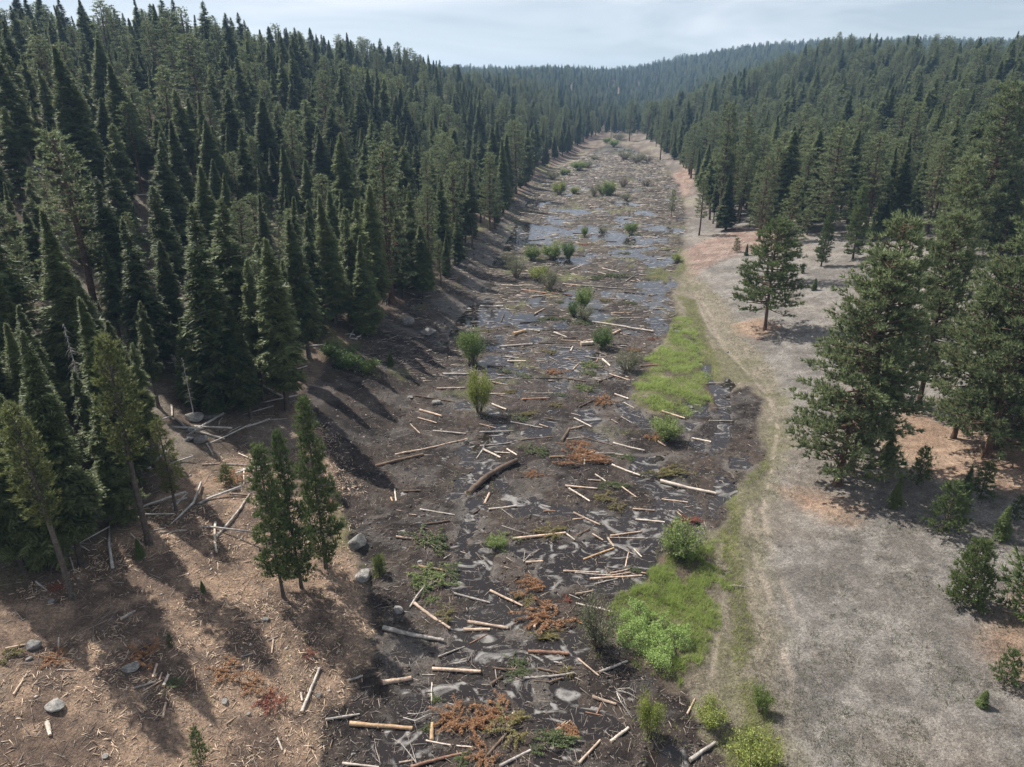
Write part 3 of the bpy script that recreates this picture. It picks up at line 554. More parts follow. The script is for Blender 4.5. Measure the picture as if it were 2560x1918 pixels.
SNAG = [snag_mesh(61, m=M['snag']), snag_mesh(62, m=M['snag'], droop=.5), snag_mesh(63, m=M['snag'], bare=.5, droop=1.2)]

def gz(x, y): return float(hfull(np.array([x]), np.array([y]))[0])
def cam_v(p):
    """photo row at which a point shows"""
    dy, dz = p[1], p[2] - CAM_H; dep = dy * math.cos(PITCH) - dz * math.sin(PITCH); up = dy * math.sin(PITCH) + dz * math.cos(PITCH)
    return 959 - FPX * up / dep, 1280 + FPX * p[0] / dep, dep
def height_to(x, y, z, vtop):
    lo, hi = 0.2, 60
    for _ in range(30):
        h = (lo + hi) / 2
        if cam_v((x, y, z + h))[0] > vtop: lo = h
        else: hi = h
    return lo
TREES = []                                            # x, y, radius of everything standing, for spacing
def put_tree(name, protos, k, H0, x, y, h, label, cat, group=None, fat=1.0, rz=None, lean=None, childname='crown'):
    z = gz(x, y); s = h / H0
    e = thing(name, label, cat, (x, y, z), rng.random() * 6.28 if rz is None else rz, group, (s * fat, s * fat, s))
    if lean: e.rotation_euler = (lean[0], lean[1], e.rotation_euler[2])
    part('trunk', protos[k][0], e); part(childname, protos[k][1], e); TREES.append((x, y, h)); return e
def hero(name, protos, k, H0, c, base, topv, label, cat, group=None, fat=1.0, lean=None, childname='crown'):
    x, y = cg(c, base)[0]; vt = cpx(c, [(0, topv)])[0][1]; z = gz(x, y); h = height_to(x, y, z, vt)
    return put_tree(name, protos, k, H0, x, y, h, label, cat, group, fat, None, lean, childname)
F, PN, LP_, YC = 'fir tree', 'pine tree', 'lodgepole pine', 'young conifer'
# left foreground
G3 = 'three bright green conifers standing close together on the debris slope'
hero('fir_tree', GROUP3, 0, 20, 0, (612, 1289), 959, 'bright green conifer with bare lower trunk, left and nearest of three on debris slope', F, G3, fat=.70)
hero('fir_tree', GROUP3, 1, 20, 0, (650, 1268), 931, 'bright green conifer in the middle of three standing together on debris slope', F, G3, fat=.60)
hero('fir_tree', GROUP3, 1, 20, 0, (702, 1228), 858, 'tallest and rightmost of three bright green conifers on debris slope', F, G3, fat=.66)
hero('lodgepole_pine', LODGE, 0, 20, 0, (327, 1173), 727, 'thin yellow-green pine with long bare leaning trunk beside branch litter', LP_, fat=.95)
hero('lodgepole_pine', LODGE, 0, 20, 0, (153, 1295), 872, 'leftmost thin yellow-green pine with long bare trunk near left edge', LP_, fat=.95)
hero('fir_tree', FIR, 4, 20, 0, (186, 1219), 713, 'dark fir with bare grey stem between two thin yellow-green pines', F)
hero('lodgepole_pine', LODGE, 1, 20, 0, (380, 1107), 905, 'small dark lodgepole pine standing in shade beside grey boulders', LP_)
hero('young_fir', YOUNG, 0, 5, 0, (418, 868), 713, 'small grey-green fir with bare stem in front of fallen white trunk', YC, fat=.75)
for (b, t, k, lab) in [((457, 812), 559, 0, 'slim fir whose lowest bough spreads over the fallen white trunk'), ((496, 886), 439, 2, 'tall fir with pale upper boughs behind the fallen white trunk'),
    ((541, 900), 660, 1, 'narrow dark fir at forest edge left of the chip-strewn clearing'), ((626, 889), 513, 4, 'large dark fir at forest edge directly behind the orange wood splinters'),
    ((575, 860), 560, 3, 'thin dark fir squeezed between two larger firs at forest edge'), ((721, 696), 420, 0, 'tall full fir on brown bank above the shaded green shrubs'), ((668, 770), 470, 1, 'slender fir left of the shaded green shrubs on the bank'),
    ((790, 690), 430, 2, 'dark fir on bank above the shaded green grass'), ((265, 1010), 640, 0, 'dark fir behind the thin yellow-green pine at left'), ((60, 1130), 760, 2, 'dark fir near left edge beside the leaning white trunk'),
    ((20, 1010), 560, 1, 'dark fir cut by the left edge behind the white snags'), ((190, 900), 455, 0, 'broad dark fir right of the two drooping white snags'), ((120, 960), 660, 4, 'fir in front of the two drooping white snags'),
    ((100, 1040), 700, 0, 'dark fir in shade between the two leftmost thin pines'), ((140, 1130), 830, 1, 'slim shaded fir right of the leftmost thin pine'), ((235, 1085), 800, 3, 'thin fir with bare lower stem left of the longest-trunked thin pine'), ((285, 1050), 760, 2, 'shaded fir immediately left of the longest-trunked thin pine'), ((15, 1100), 770, 0, 'dark fir at the left edge in front of the white snags'), ((70, 1200), 930, 3, 'small slender fir beside the leftmost thin pine'), ((345, 1010), 740, 3, 'slender fir behind the bare-stemmed small fir'), ((250, 930), 600, 4, 'shaded fir left of the fallen white trunk'), ((300, 965), 690, 1, 'narrow dark fir just behind the thin yellow-green pine'),
    ((20, 1170), 880, 3, 'small dark fir at the left edge beside the leaning white trunk'), ((165, 1050), 800, 1, 'small dark fir in the deep shade at left'), ((215, 860), 520, 2, 'dark fir standing well behind the thin yellow-green pine'), ((60, 880), 560, 0, 'dark fir below the drooping white snags at the left edge'), ((350, 880), 650, 3, 'thin dark fir left of the small grey-green fir'),
    ((45, 1235), 900, 4, 'dark fir at the left edge level with the leftmost thin pine'), ((272, 1135), 860, 5, 'short dark fir left of the longest bare trunk'), ((110, 1225), 850, 2, 'dark fir just left of the leftmost thin pine'),
    ((330, 800), 470, 2, 'broad fir in the middle of the left hillside foot'), ((395, 770), 520, 1, 'slim fir between two broad firs on left hillside foot')]:
    hero('fir_tree', FIR, k, 20, 0, b, t, lab, F, fat=1.25)
for (b, t, k, f, lab) in [((850, 655), 310, 2, 1.25, 'massive dark pine rising above firs at the left forest edge'), ((1112, 418), 258, 2, 1.35, 'big dark pine standing out at the tip of the left forest edge'), ((985, 560), 350, 1, 1.1, 'dark pine above the shadowed bank left of the willow cluster'),
                          ((930, 600), 400, 0, 1.0, 'dark pine on the shadowed bank above its pale grassy ledge'), ((1060, 500), 330, 0, 1.1, 'dark pine at forest edge left of the mud, behind its pale bank')]:
    hero('pine_tree', PINE, k, 20, 0, b, t, lab, PN, fat=f)
for (b, t, k, lab) in [((155, 740), 500, 0, 'bleached dead tree with drooping bare branches, right of the pair'), ((72, 770), 540, 2, 'bleached dead tree with drooping bare branches, left of the pair'), ((15, 640), 480, 1, 'grey dead tree with fine bare twigs at the left edge'), ((95, 1010), 760, 0, 'short bleached dead tree in the shade at left'), ((5, 1160), 900, 2, 'dead grey stem at the very left edge'), ((205, 960), 700, 2, 'thin bleached snag between shaded firs at left'), ((55, 1205), 1010, 1, 'thin bare grey stem beside the leaning white trunk'), ((420, 905), 770, 1, 'small bare dead tree by the fallen white trunk')]:
    hero('dead_tree', SNAG, k, 16, 0, b, t, lab, 'dead tree', childname='branches')
for i, (b, t) in enumerate([((900, 625), 400), ((820, 675), 400), ((765, 690), 470), ((1020, 540), 350), ((958, 582), 380), ((1085, 465), 300), ((1098, 440), 290), ((690, 730), 470), ((640, 812), 560), ((600, 852), 600), ((1135, 400), 270), ((870, 640), 450)]):
    hero('fir_tree', FIR, i % 5, 20, 0, b, t, 'dark fir in the tight row that lines the shaded left bank', F, 'firs lining the shaded left bank', fat=1.15)
# right side
hero('pine_tree', OPENPINE, 0, 20, 0, (1652, 711), 474, 'lone spreading green pine on the open slope beside the track', PN, fat=1.05)
hero('pine_tree', PINE, 2, 20, 0, (1690, 610), 382, 'grey-green pine directly behind the lone spreading pine', PN, fat=1.0)
hero('pine_tree', BIGPINE, 0, 20, 0, (1814, 1048), 552, 'largest near pine with foliage to the ground, left trunk of the pair', PN, fat=1.0)
hero('pine_tree', BIGPINE, 1, 20, 0, (1836, 1018), 470, 'tall dark pine, right trunk of the near pair on open slope', PN, fat=.85)
hero('pine_tree', BIGPINE, 1, 20, 0, (1979, 881), 460, 'dark-trunked pine standing behind the near pair above orange needles', PN, fat=.85)
for (b, t, k, f, lab) in [((2123, 986), 440, 0, .95, 'tall pine with rusty trunk in the clump above orange needles'), ((2058, 948), 560, 1, .9, 'pine with short orange trunk, left of the clump above orange needles'), ((2156, 969), 520, 0, .85, 'pine with dark leaning trunk at right of the clump'),
                          ((2235, 930), 400, 1, .9, 'pine partly cut by the right edge beside the leaning trunk'), ((2093, 560), 182, 0, .8, 'very tall light green pine towering over the right forest'), ((2010, 720), 340, 1, .8, 'green pine behind the near clump at the forest edge')]:
    hero('pine_tree', BIGPINE, k, 20, 0, b, t, lab, PN, fat=f)
for (b, t, k, f, lab) in [((1509, 509), 382, 1, 1.1, 'slanting dark pine at the lower tip of the right forest edge'), ((1548, 493), 219, 1, .9, 'tallest pine of the bare-trunked trio at the right forest edge'), ((1556, 491), 300, 3, .9, 'middle pine of the bare-trunked trio at the right forest edge'), ((1565, 489), 330, 3, .9, 'right pine of the bare-trunked trio at the right forest edge'),
                          ((1593, 468), 241, 3, 1, 'bare-trunked pine just right of the trio at forest edge'), ((1450, 470), 409, 0, 1.0, 'small lone pine standing in the mud left of the right forest'), ((1735, 500), 380, 3, 1, 'pine with long bare stem above the grey slope'), ((1785, 481), 260, 3, 1, 'tall pine with pale bare trunk inside the right forest edge'),
                          ((1640, 520), 330, 2, 1.1, 'full green pine on the red bank at the right forest edge'), ((1427, 346), 237, 1, 1, 'dark pine at the far narrow end of the right bank'), ((1360, 305), 215, 2, 1, 'dark pine beside the far willows where the valley closes'), ((1320, 300), 235, 3, .8, 'small lone pine at the far end of the mud')]:
    hero('pine_tree', PINE, k, 20, 0, b, t, lab, PN, fat=f)
hero('fir_tree', GROUP3, 1, 20, 0, (1840, 560), 400, 'light green conifer standing alone in front of the right forest', F, fat=.95)
hero('fir_tree', GROUP3, 1, 20, 0, (1775, 575), 440, 'green conifer above the small saplings on the grey slope', F, fat=.8)
for (b, t, k, f, lab) in [((1733, 591), 568, 2, 1, 'small dark spruce on grey slope behind the lone pine'), ((1758, 627), 602, 0, 1, 'small light green sapling right of the lone pine'), ((1710, 636), 612, 1, .6, 'thin brownish sapling right beside the lone pine'), ((1772, 556), 530, 0, .9, 'small yellow-green sapling at the edge of forest shade'), ((1590, 545), 515, 1, .8, 'small grey-green sapling low on the red bank'), ((1612, 552), 528, 0, .8, 'second grey-green sapling on the red bank below the forest'),
    ((1910, 1010), 936, 2, 1.1, 'dark spruce right of the largest near pine'), ((1933, 1096), 1032, 2, 1, 'dark young spruce inside the shadow of the near pines'), ((1981, 1048), 969, 1, .7, 'thin pale sapling between the two pine shadows'), ((2035, 1153), 1045, 1, .9, 'grey-green young pine with orange litter at its foot'), ((2073, 1103), 1011, 2, .9, 'dark young fir right behind the grey-green young pine'), ((2116, 1078), 1002, 1, .8, 'faint young pine in dappled shade below the clump'),
    ((2160, 1165), 1098, 0, .9, 'small bright green fir on the grey slope near right edge'), ((2192, 1123), 1073, 1, .7, 'thin sapling with bare stem near the right edge'), ((2083, 1305), 1172, 3, .62, 'bushy bright green young pine casting a dark shadow on grey slope'), ((2168, 1479), 1409, 1, .9, 'pale green open sapling near the lower right edge'), ((2121, 1526), 1494, 0, 1.2, 'tiny green seedling on the grey slope'), ((2222, 1330), 1180, 1, 1.1, 'yellowing young pine cut by the right edge'),
    ((1655, 600), 572, 0, .8, 'low green sapling left behind the lone pine'), ((1870, 975), 900, 2, .9, 'dark sapling half hidden behind the largest near pine'),
    ((820, 1240), 1200, 1, .8, 'small light green sapling right of the three bright conifers'), ((305, 1205), 1165, 0, .9, 'small bright green fir in litter right of the thin pine'), ((490, 1045), 1005, 1, .9, 'small green sapling left of the three bright conifers'), ((437, 1650), 1575, 1, .5, 'thin sapling with brown needles low on debris slope'), ((370, 1400), 1370, 1, .5, 'thin green seedling beside orange needles on debris slope'), ((130, 1215), 1180, 0, 1, 'low green sapling at the foot of the leftmost thin pine'), ((440, 1280), 1255, 0, .8, 'small sapling on the bare chip slope left of the three conifers'), ((800, 560), 535, 0, 1, 'small fir on the shaded left bank'), ((845, 790), 760, 0, 1, 'light green sapling in the shaded shrubs on the left bank')]:
    hero('young_conifer', YOUNG, k, 5, 0, b, t, lab, YC, fat=f)

# ------------------------------------------------------------------ willows and bushes
BT = dict(green=('willow', 3), yellow=('willowy', 3), grey=('willowg', 3), dark=('bushd', 3))
BUSH = {}
BUSH['green'] = [bush_mesh(71, M['willow'], leaves=5200, leaf=.16), bush_mesh(72, M['willow'], leaves=4600, W_=1.2, leaf=.16)]
BUSH['yellow'] = [bush_mesh(73, M['willowy'], leaves=4800, leaf=.16), bush_mesh(74, M['willowy'], leaves=4200, W_=1.3, leaf=.15)]
BUSH['grey'] = [bush_mesh(75, M['willowg'], leaves=2600, stems=46, leaf=.13), bush_mesh(76, M['willowg'], leaves=2200, stems=40, W_=1.3, leaf=.13)]
BUSH['dark'] = [bush_mesh(77, M['bushd'], leaves=6200, leaf=.15, W_=1.4), bush_mesh(78, M['bushd'], leaves=5200, leaf=.15, W_=1.2)]
BUSH['bare'] = [bush_mesh(79, M['willowg'], leaves=500, stems=60, leaf=.1)]
BUSH['lean'] = [bush_mesh(80, M['willow'], leaves=5600, leaf=.16, W_=1.5, lean=.45, stems=50, stem_m=M['grey'])]
WG = None
def bush(c, base, topv, wpx, kind, label, group=None, k=None):
    x, y = cg(c, base)[0]; z = gz(x, y); vt = cpx(c, [(0, topv)])[0][1]; h = height_to(x, y, z, vt)
    s = CROP[c][2]; w = 1.25 * wpx / s / FPX * cam_v((x, y, z))[2]
    k = rng.integers(len(BUSH[kind])) if k is None else k; st, fo = BUSH[kind][k]
    e = thing('willow_bush', label, 'bush', (x, y, z), 0 if kind == 'lean' else rng.random() * 6.28, group, (w / 2.9, w / 2.9, h / 3.0))
    part('stems', st, e); part('foliage', fo, e); TREES.append((x, y, 1)); return e
for a in [((1020, 785), 700, 52, 'green', 'green willow at the left mud edge, above the taller willow'), ((1035, 893), 790, 48, 'yellow', 'tall upright willow with yellow-green top at the left edge of the pools'),
    ((1115, 600), 548, 46, 'grey', 'round olive willow at left, in front of the green willow cluster'), ((1150, 562), 526, 38, 'green', 'left willow of the green cluster at the left mud edge'), ((1195, 560), 522, 44, 'green', 'middle willow of the green cluster, widest of them'), ((1228, 558), 520, 30, 'dark', 'darkest and rightmost willow of the green cluster'),
    ((1166, 606), 572, 40, 'yellow', 'yellow-green willow in front of the green willow cluster'), ((1186, 628), 575, 40, 'grey', 'sparse grey willow in front of the green willow cluster'), ((1100, 575), 538, 34, 'grey', 'faint grey willow at the left of the green willow cluster'),
    ((1258, 668), 616, 38, 'green', 'tallest of the three willows in mid valley'), ((1240, 682), 648, 24, 'dark', 'narrow left willow of the three in mid valley'), ((1263, 692), 656, 40, 'grey', 'front willow of the three in mid valley'), ((1303, 752), 706, 40, 'dark', 'round dark green bush alone in the mid valley mud'),
    ((1355, 803), 752, 52, 'grey', 'grey-green willow with fallen stem left of the grass patch'), ((1440, 947), 897, 62, 'green', 'reedy green bush in front of the mid-valley grass patch'), ((1448, 1200), 1128, 76, 'lean', 'leaning willow with pale stems at the right edge of the near pools'),
    ((1290, 1395), 1280, 84, 'grey', 'large sparse grey willow beside the bright green herb patch'), ((1402, 1585), 1500, 54, 'yellow', 'upright light green bush below the bright green herb patch'), ((1362, 507), 477, 24, 'green', 'small round willow alone in the far pools'),
    ((1262, 512), 488, 16, 'green', 'left of two small willows in the far mud'), ((1302, 502), 486, 20, 'grey', 'pale small bush beside the two far willows'), ((1208, 421), 389, 28, 'yellow', 'round yellow-green willow near the far left bank'), ((1240, 419), 402, 20, 'yellow', 'small yellow-green willow right of the round one at far left bank'),
    ((1283, 424), 398, 20, 'grey', 'left bush of the grey far valley clump'), ((1313, 422), 387, 38, 'green', 'tallest bush of the grey far valley clump'), ((1300, 419), 392, 30, 'grey', 'middle bush of the grey far valley clump'), ((1346, 405), 376, 26, 'bare', 'bare grey willow behind the far valley clump'), ((1352, 434), 415, 24, 'grey', 'low grey bush in front of the bare far willow'),
    ((1250, 368), 346, 30, 'green', 'large grey-green willow on the far left edge of the mud'), ((1268, 362), 344, 34, 'grey', 'broad willow right behind the large far willow'), ((1195, 388), 368, 28, 'grey', 'left bush of the far left bank row'), ((1220, 378), 362, 26, 'green', 'middle bush of the far left bank row'), ((1350, 345), 322, 34, 'grey', 'left bush of the far right row'), ((1378, 352), 328, 36, 'grey', 'grey bush of the far right row'), ((1398, 350), 332, 26, 'bare', 'bare bush of the far right row'),
    ((1325, 318), 300, 24, 'green', 'bright far willow where the mud ends'), ((1337, 303), 285, 34, 'grey', 'pale willow at the very end of the valley floor'), ((1310, 310), 296, 16, 'green', 'small far willow left of the bright one'), ((1285, 345), 334, 26, 'grey', 'low dark bush right of the far willows'), ((1395, 402), 384, 30, 'bare', 'sparse grey brush near the far right bank'),
    ((1530, 1565), 1515, 66, 'yellow', 'olive shrub over the dark ditch at lower right of the mud'), ((1642, 1540), 1484, 36, 'green', 'narrow green shrub on the grass strip at lower right'), ((1625, 1668), 1592, 92, 'yellow', 'yellow-green willow at the bottom edge right of the mud'),
    ((720, 775), 735, 50, 'dark', 'left shrub of the shaded green thicket on the left bank'), ((755, 795), 752, 55, 'dark', 'middle shrub of the shaded green thicket on the left bank'), ((795, 805), 770, 45, 'green', 'right shrub of the shaded green thicket on the left bank'),
    ((1075, 1180), 1160, 34, 'green', 'low bright green bush between the near pools'), ((820, 1235), 1195, 24, 'yellow', 'small yellow-green bush on the left bank by pale rocks'), ((1462, 565), 545, 24, 'yellow', 'low yellow-green bush beside the far right pools')]:
    bush(0, *a)
ASP = [(655, 185), (690, 180), (720, 195), (760, 178), (785, 190), (805, 182), (830, 198), (850, 205), (875, 215)]
WILLOWTOP = []
for i, (u, v) in enumerate(ASP):
    x, y = ov([(u, v)])[0]; z = gz(x, y)
    if y > 900: y = 330; x = (u * K - 1280) / FPX * y; z = gz(x, y)
    e = thing('aspen_tree', 'yellow-green aspen in the bright patch high on the left hillside', 'aspen tree', (x, y, z), rng.random() * 6, 'yellow-green aspens high on the left hillside', (2.6, 2.6, 3.0)); part('stems', BUSH['yellow'][i % 2][0], e)
    fo = part('foliage', BUSH['yellow'][i % 2][1], e); WILLOWTOP.append((x, y)); TREES.append((x, y, 9))
# ---------------------------------------------------------------- the forests
def forest_points():
    N = 60000; pts = []
    y = 15 + (1000 - 15) * rng.random(N) ** 1.25; x = (rng.random(N) * 2 - 1) * (0.95 * (y + 15) + 10)
    yf = 900 + 1000 * rng.random(70000); xf = yf * rng.uniform(-.22, .80, 70000)
    yn = 35 + 330 * rng.random(26000) ** 1.1; xn = (rng.random(26000) * 2 - 1) * (0.95 * (yn + 15) + 10)
    x = np.concatenate([x, xn, xf]); y = np.concatenate([y, yn, yf])
    dl, dr = side(x, y)
    lt = np.interp(y, [0, 50, 60, 75, 95, 120, 200, 400, 2200], [44, 34, 25, 20, 14, 8, 5, 4, 3])
    okl = dl > lt
    xb = np.interp(y, [0, 60, 100, 130, 165, 190, 205, 206], [75, 78, 88, 92, 88, 72, 60, -99])
    okr = (dr > np.interp(y, [0, 205, 300, 400, 500, 2200], [10, 7, 9, 7, 5, 2])) & (x > xb)
    ok = okl | okr | (y > 640)
    clear = fbm(x, y, 38, 3, 211); tuftn = fbm(x, y, 9, 2, 213)
    thin = np.where(dl > 0, (clear > .45) & (y < 500), (clear > .62) & (y < 600)) | (tuftn > .8)
    ok &= ~thin | (rng.random(len(x)) < .25)
    for ax_, ay_ in WILLOWTOP: ok &= ~((np.abs(x - ax_) < 5) & (y < ay_ + 3) & (y > ay_ - 22))
    h = hbase(x, y); s = 4.0 + 1.5 * rng.random(len(x))
    s = np.where(y > 500, s * 1.0 + (y - 500) / 700, s); ok &= ~((y > 1500) & (fbm(x, y, 150, 2, 217) > .75))
    x, y, s, h = x[ok], y[ok], s[ok], h[ok]
    order = rng.permutation(len(x)); x, y, s, h = x[order], y[order], s[order], h[order]
    cell = {}; keep = []
    for tx_, ty_, th_ in TREES:
        if th_ > 4: cell.setdefault((int(tx_ // 4), int(ty_ // 4)), []).append((tx_, ty_, 3.2))
    for i in range(len(x)):
        a, b_ = int(x[i] // 4), int(y[i] // 4); good = True
        for p in (-1, 0, 1):
            for q in (-1, 0, 1):
                for (u, v, w) in cell.get((a + p, b_ + q), ()):
                    if (u - x[i]) ** 2 + (v - y[i]) ** 2 < (max(w, s[i]) * .93) ** 2: good = False; break
                if not good: break
            if not good: break
        if good: cell.setdefault((a, b_), []).append((x[i], y[i], s[i])); keep.append(i)
    k = np.array(keep); return x[k], y[k], h[k]
fx, fy, fz = forest_points()
fdl, fdr = side(fx, fy)
fh = 15.5 + 5.4 * rng.standard_normal(len(fx)) * .85 + 2.0 * (fbm(fx, fy, 30, 2, 221)); fh = np.clip(fh, 6, 25)
small = rng.random(len(fx)) < .16; fh[small] *= .55
fh = np.where(fdl > 0, fh * .93, fh * 1.05); fh = np.where(fy > 700, fh * .95, fh)
cosp, sinp = math.cos(PITCH), math.sin(PITCH)
dep = fy * cosp - (fz - CAM_H) * sinp; uu = 1280 + FPX * fx / dep
pinep = np.where(fdr > 0, .50, .30); ispine = (rng.random(len(fx)) < pinep)
inview = (np.abs(uu - 1280) < 1330) & (dep > 20)
score = np.where(inview, fh / dep, 0)
def zone_label(i):
    left = fdl[i] > 0; d = fdl[i] if left else fdr[i]; a = 'small' if fh[i] < 10.5 else ('tall' if fh[i] > 17.5 else 'mid-sized')
    kind = 'pine' if ispine[i] else 'fir'; hue = 'green' if ispine[i] else 'dark green'
    if left: where = 'at the foot of the left hillside' if d < 32 else ('halfway up the left hillside' if d < 70 else 'near the top of the left hillside')
    else: where = 'along the lower edge of the right forest' if d < 45 else ('in the dense right hillside forest' if d < 95 else 'high on the right hillside')
    part_ = 'on its near part' if fy[i] < 115 else ('on its middle stretch' if fy[i] < 210 else 'on its far stretch')
    return f'{a} {hue} {kind} {where}, {part_}', f'{kind}s {where}, {part_}'
used = np.zeros(len(fx), bool)
for kind_p, name, protos, cat, cap in ((True, 'pine_tree', PINE, PN, 268), (False, 'fir_tree', FIR, F, 270)):
    idx = np.where((ispine == kind_p) & (score > 0))[0]; idx = idx[np.argsort(-score[idx])][:cap]; used[idx] = True
    zz_ = hfull(fx[idx], fy[idx])
    for i, z in zip(idx, zz_):
        k = rng.integers(len(protos)); s = fh[i] / 20; f = 1.1 + .4 * rng.random() if kind_p else 1.25 + .5 * rng.random()
        lab, grp = zone_label(i)
        e = thing(name, lab, cat, (fx[i], fy[i], z), rng.random() * 6.28, grp, (s * f, s * f, s))
        e.rotation_euler = (rng.normal(0, .025), rng.normal(0, .025), e.rotation_euler[2]); part('trunk', protos[k][0], e); part('crown', protos[k][1], e)
# everything beyond the largest-showing individuals: one object
rest = np.where(~used & ((inview & (dep < 2400)) | (np.abs(uu - 1280) < 1700)))[0]
def scatter_object(name, x, y, z, h, fat, variants, protos_objs, label):
    me = bpy.data.meshes.new(name); me.vertices.add(len(x)); me.vertices.foreach_set('co', np.stack([x, y, z], -1).astype(np.float32).ravel())
    for k, a in (('size', np.stack([h / 20 * fat, h / 20 * fat, h / 20], -1)), ('turn', np.stack([.02 * rng.standard_normal(len(x)), .02 * rng.standard_normal(len(x)), rng.random(len(x)) * 6.28], -1))):
        at = me.attributes.new(k, 'FLOAT_VECTOR', 'POINT'); at.data.foreach_set('vector', a.astype(np.float32).ravel())
    at = me.attributes.new('variant', 'INT', 'POINT'); at.data.foreach_set('value', variants.astype(np.int32))
    o = part(name, me); tag(o, label=label, kind='stuff')
    ng = bpy.data.node_groups.new(name, 'GeometryNodeTree'); ng.interface.new_socket('Geometry', in_out='INPUT', socket_type='NodeSocketGeometry'); ng.interface.new_socket('Geometry', in_out='OUTPUT', socket_type='NodeSocketGeometry')
    gi = ng.nodes.new('NodeGroupInput'); go = ng.nodes.new('NodeGroupOutput'); jn = ng.nodes.new('GeometryNodeJoinGeometry')
    def attr(n, ty):
        a = ng.nodes.new('GeometryNodeInputNamedAttribute'); a.data_type = ty; a.inputs['Name'].default_value = n; return a
    sz, tn, vr = attr('size', 'FLOAT_VECTOR'), attr('turn', 'FLOAT_VECTOR'), attr('variant', 'INT')
    for v, obs in enumerate(protos_objs):
        cmp_ = ng.nodes.new('FunctionNodeCompare'); cmp_.data_type = 'INT'; cmp_.operation = 'EQUAL'
        ins = [s_ for s_ in cmp_.inputs if s_.type == 'INT']; ng.links.new(vr.outputs['Attribute'], ins[0]); ins[1].default_value = v
        for ob in obs:
            oi = ng.nodes.new('GeometryNodeObjectInfo'); oi.inputs['Object'].default_value = ob; oi.transform_space = 'ORIGINAL'
            ip = ng.nodes.new('GeometryNodeInstanceOnPoints'); ng.links.new(gi.outputs[0], ip.inputs['Points']); ng.links.new(cmp_.outputs[0], ip.inputs['Selection'])
            ng.links.new(oi.outputs['Geometry'], ip.inputs['Instance']); ng.links.new(tn.outputs['Attribute'], ip.inputs['Rotation']); ng.links.new(sz.outputs['Attribute'], ip.inputs['Scale'])
            ng.links.new(ip.outputs[0], jn.inputs[0])
    ng.links.new(jn.outputs[0], go.inputs[0]); md = o.modifiers.new('scatter', 'NODES'); md.node_group = ng; return o
def objs_of(pair):
    out = []
    for me in pair: out.append(next(o for o in bpy.data.objects if o.data == me))
    return out
vs = [objs_of(p) for p in FIR + PINE]
var = np.where(ispine[rest], len(FIR) + rng.integers(0, len(PINE), len(rest)), rng.integers(0, len(FIR), len(rest)))
scatter_object('distant_forest', fx[rest], fy[rest], fz[rest], fh[rest], 1.2 + .55 * rng.random(len(rest)), var, vs, 'dense mixed fir and pine forest covering the hillsides')
print('forest', len(fx), 'rest', len(rest))
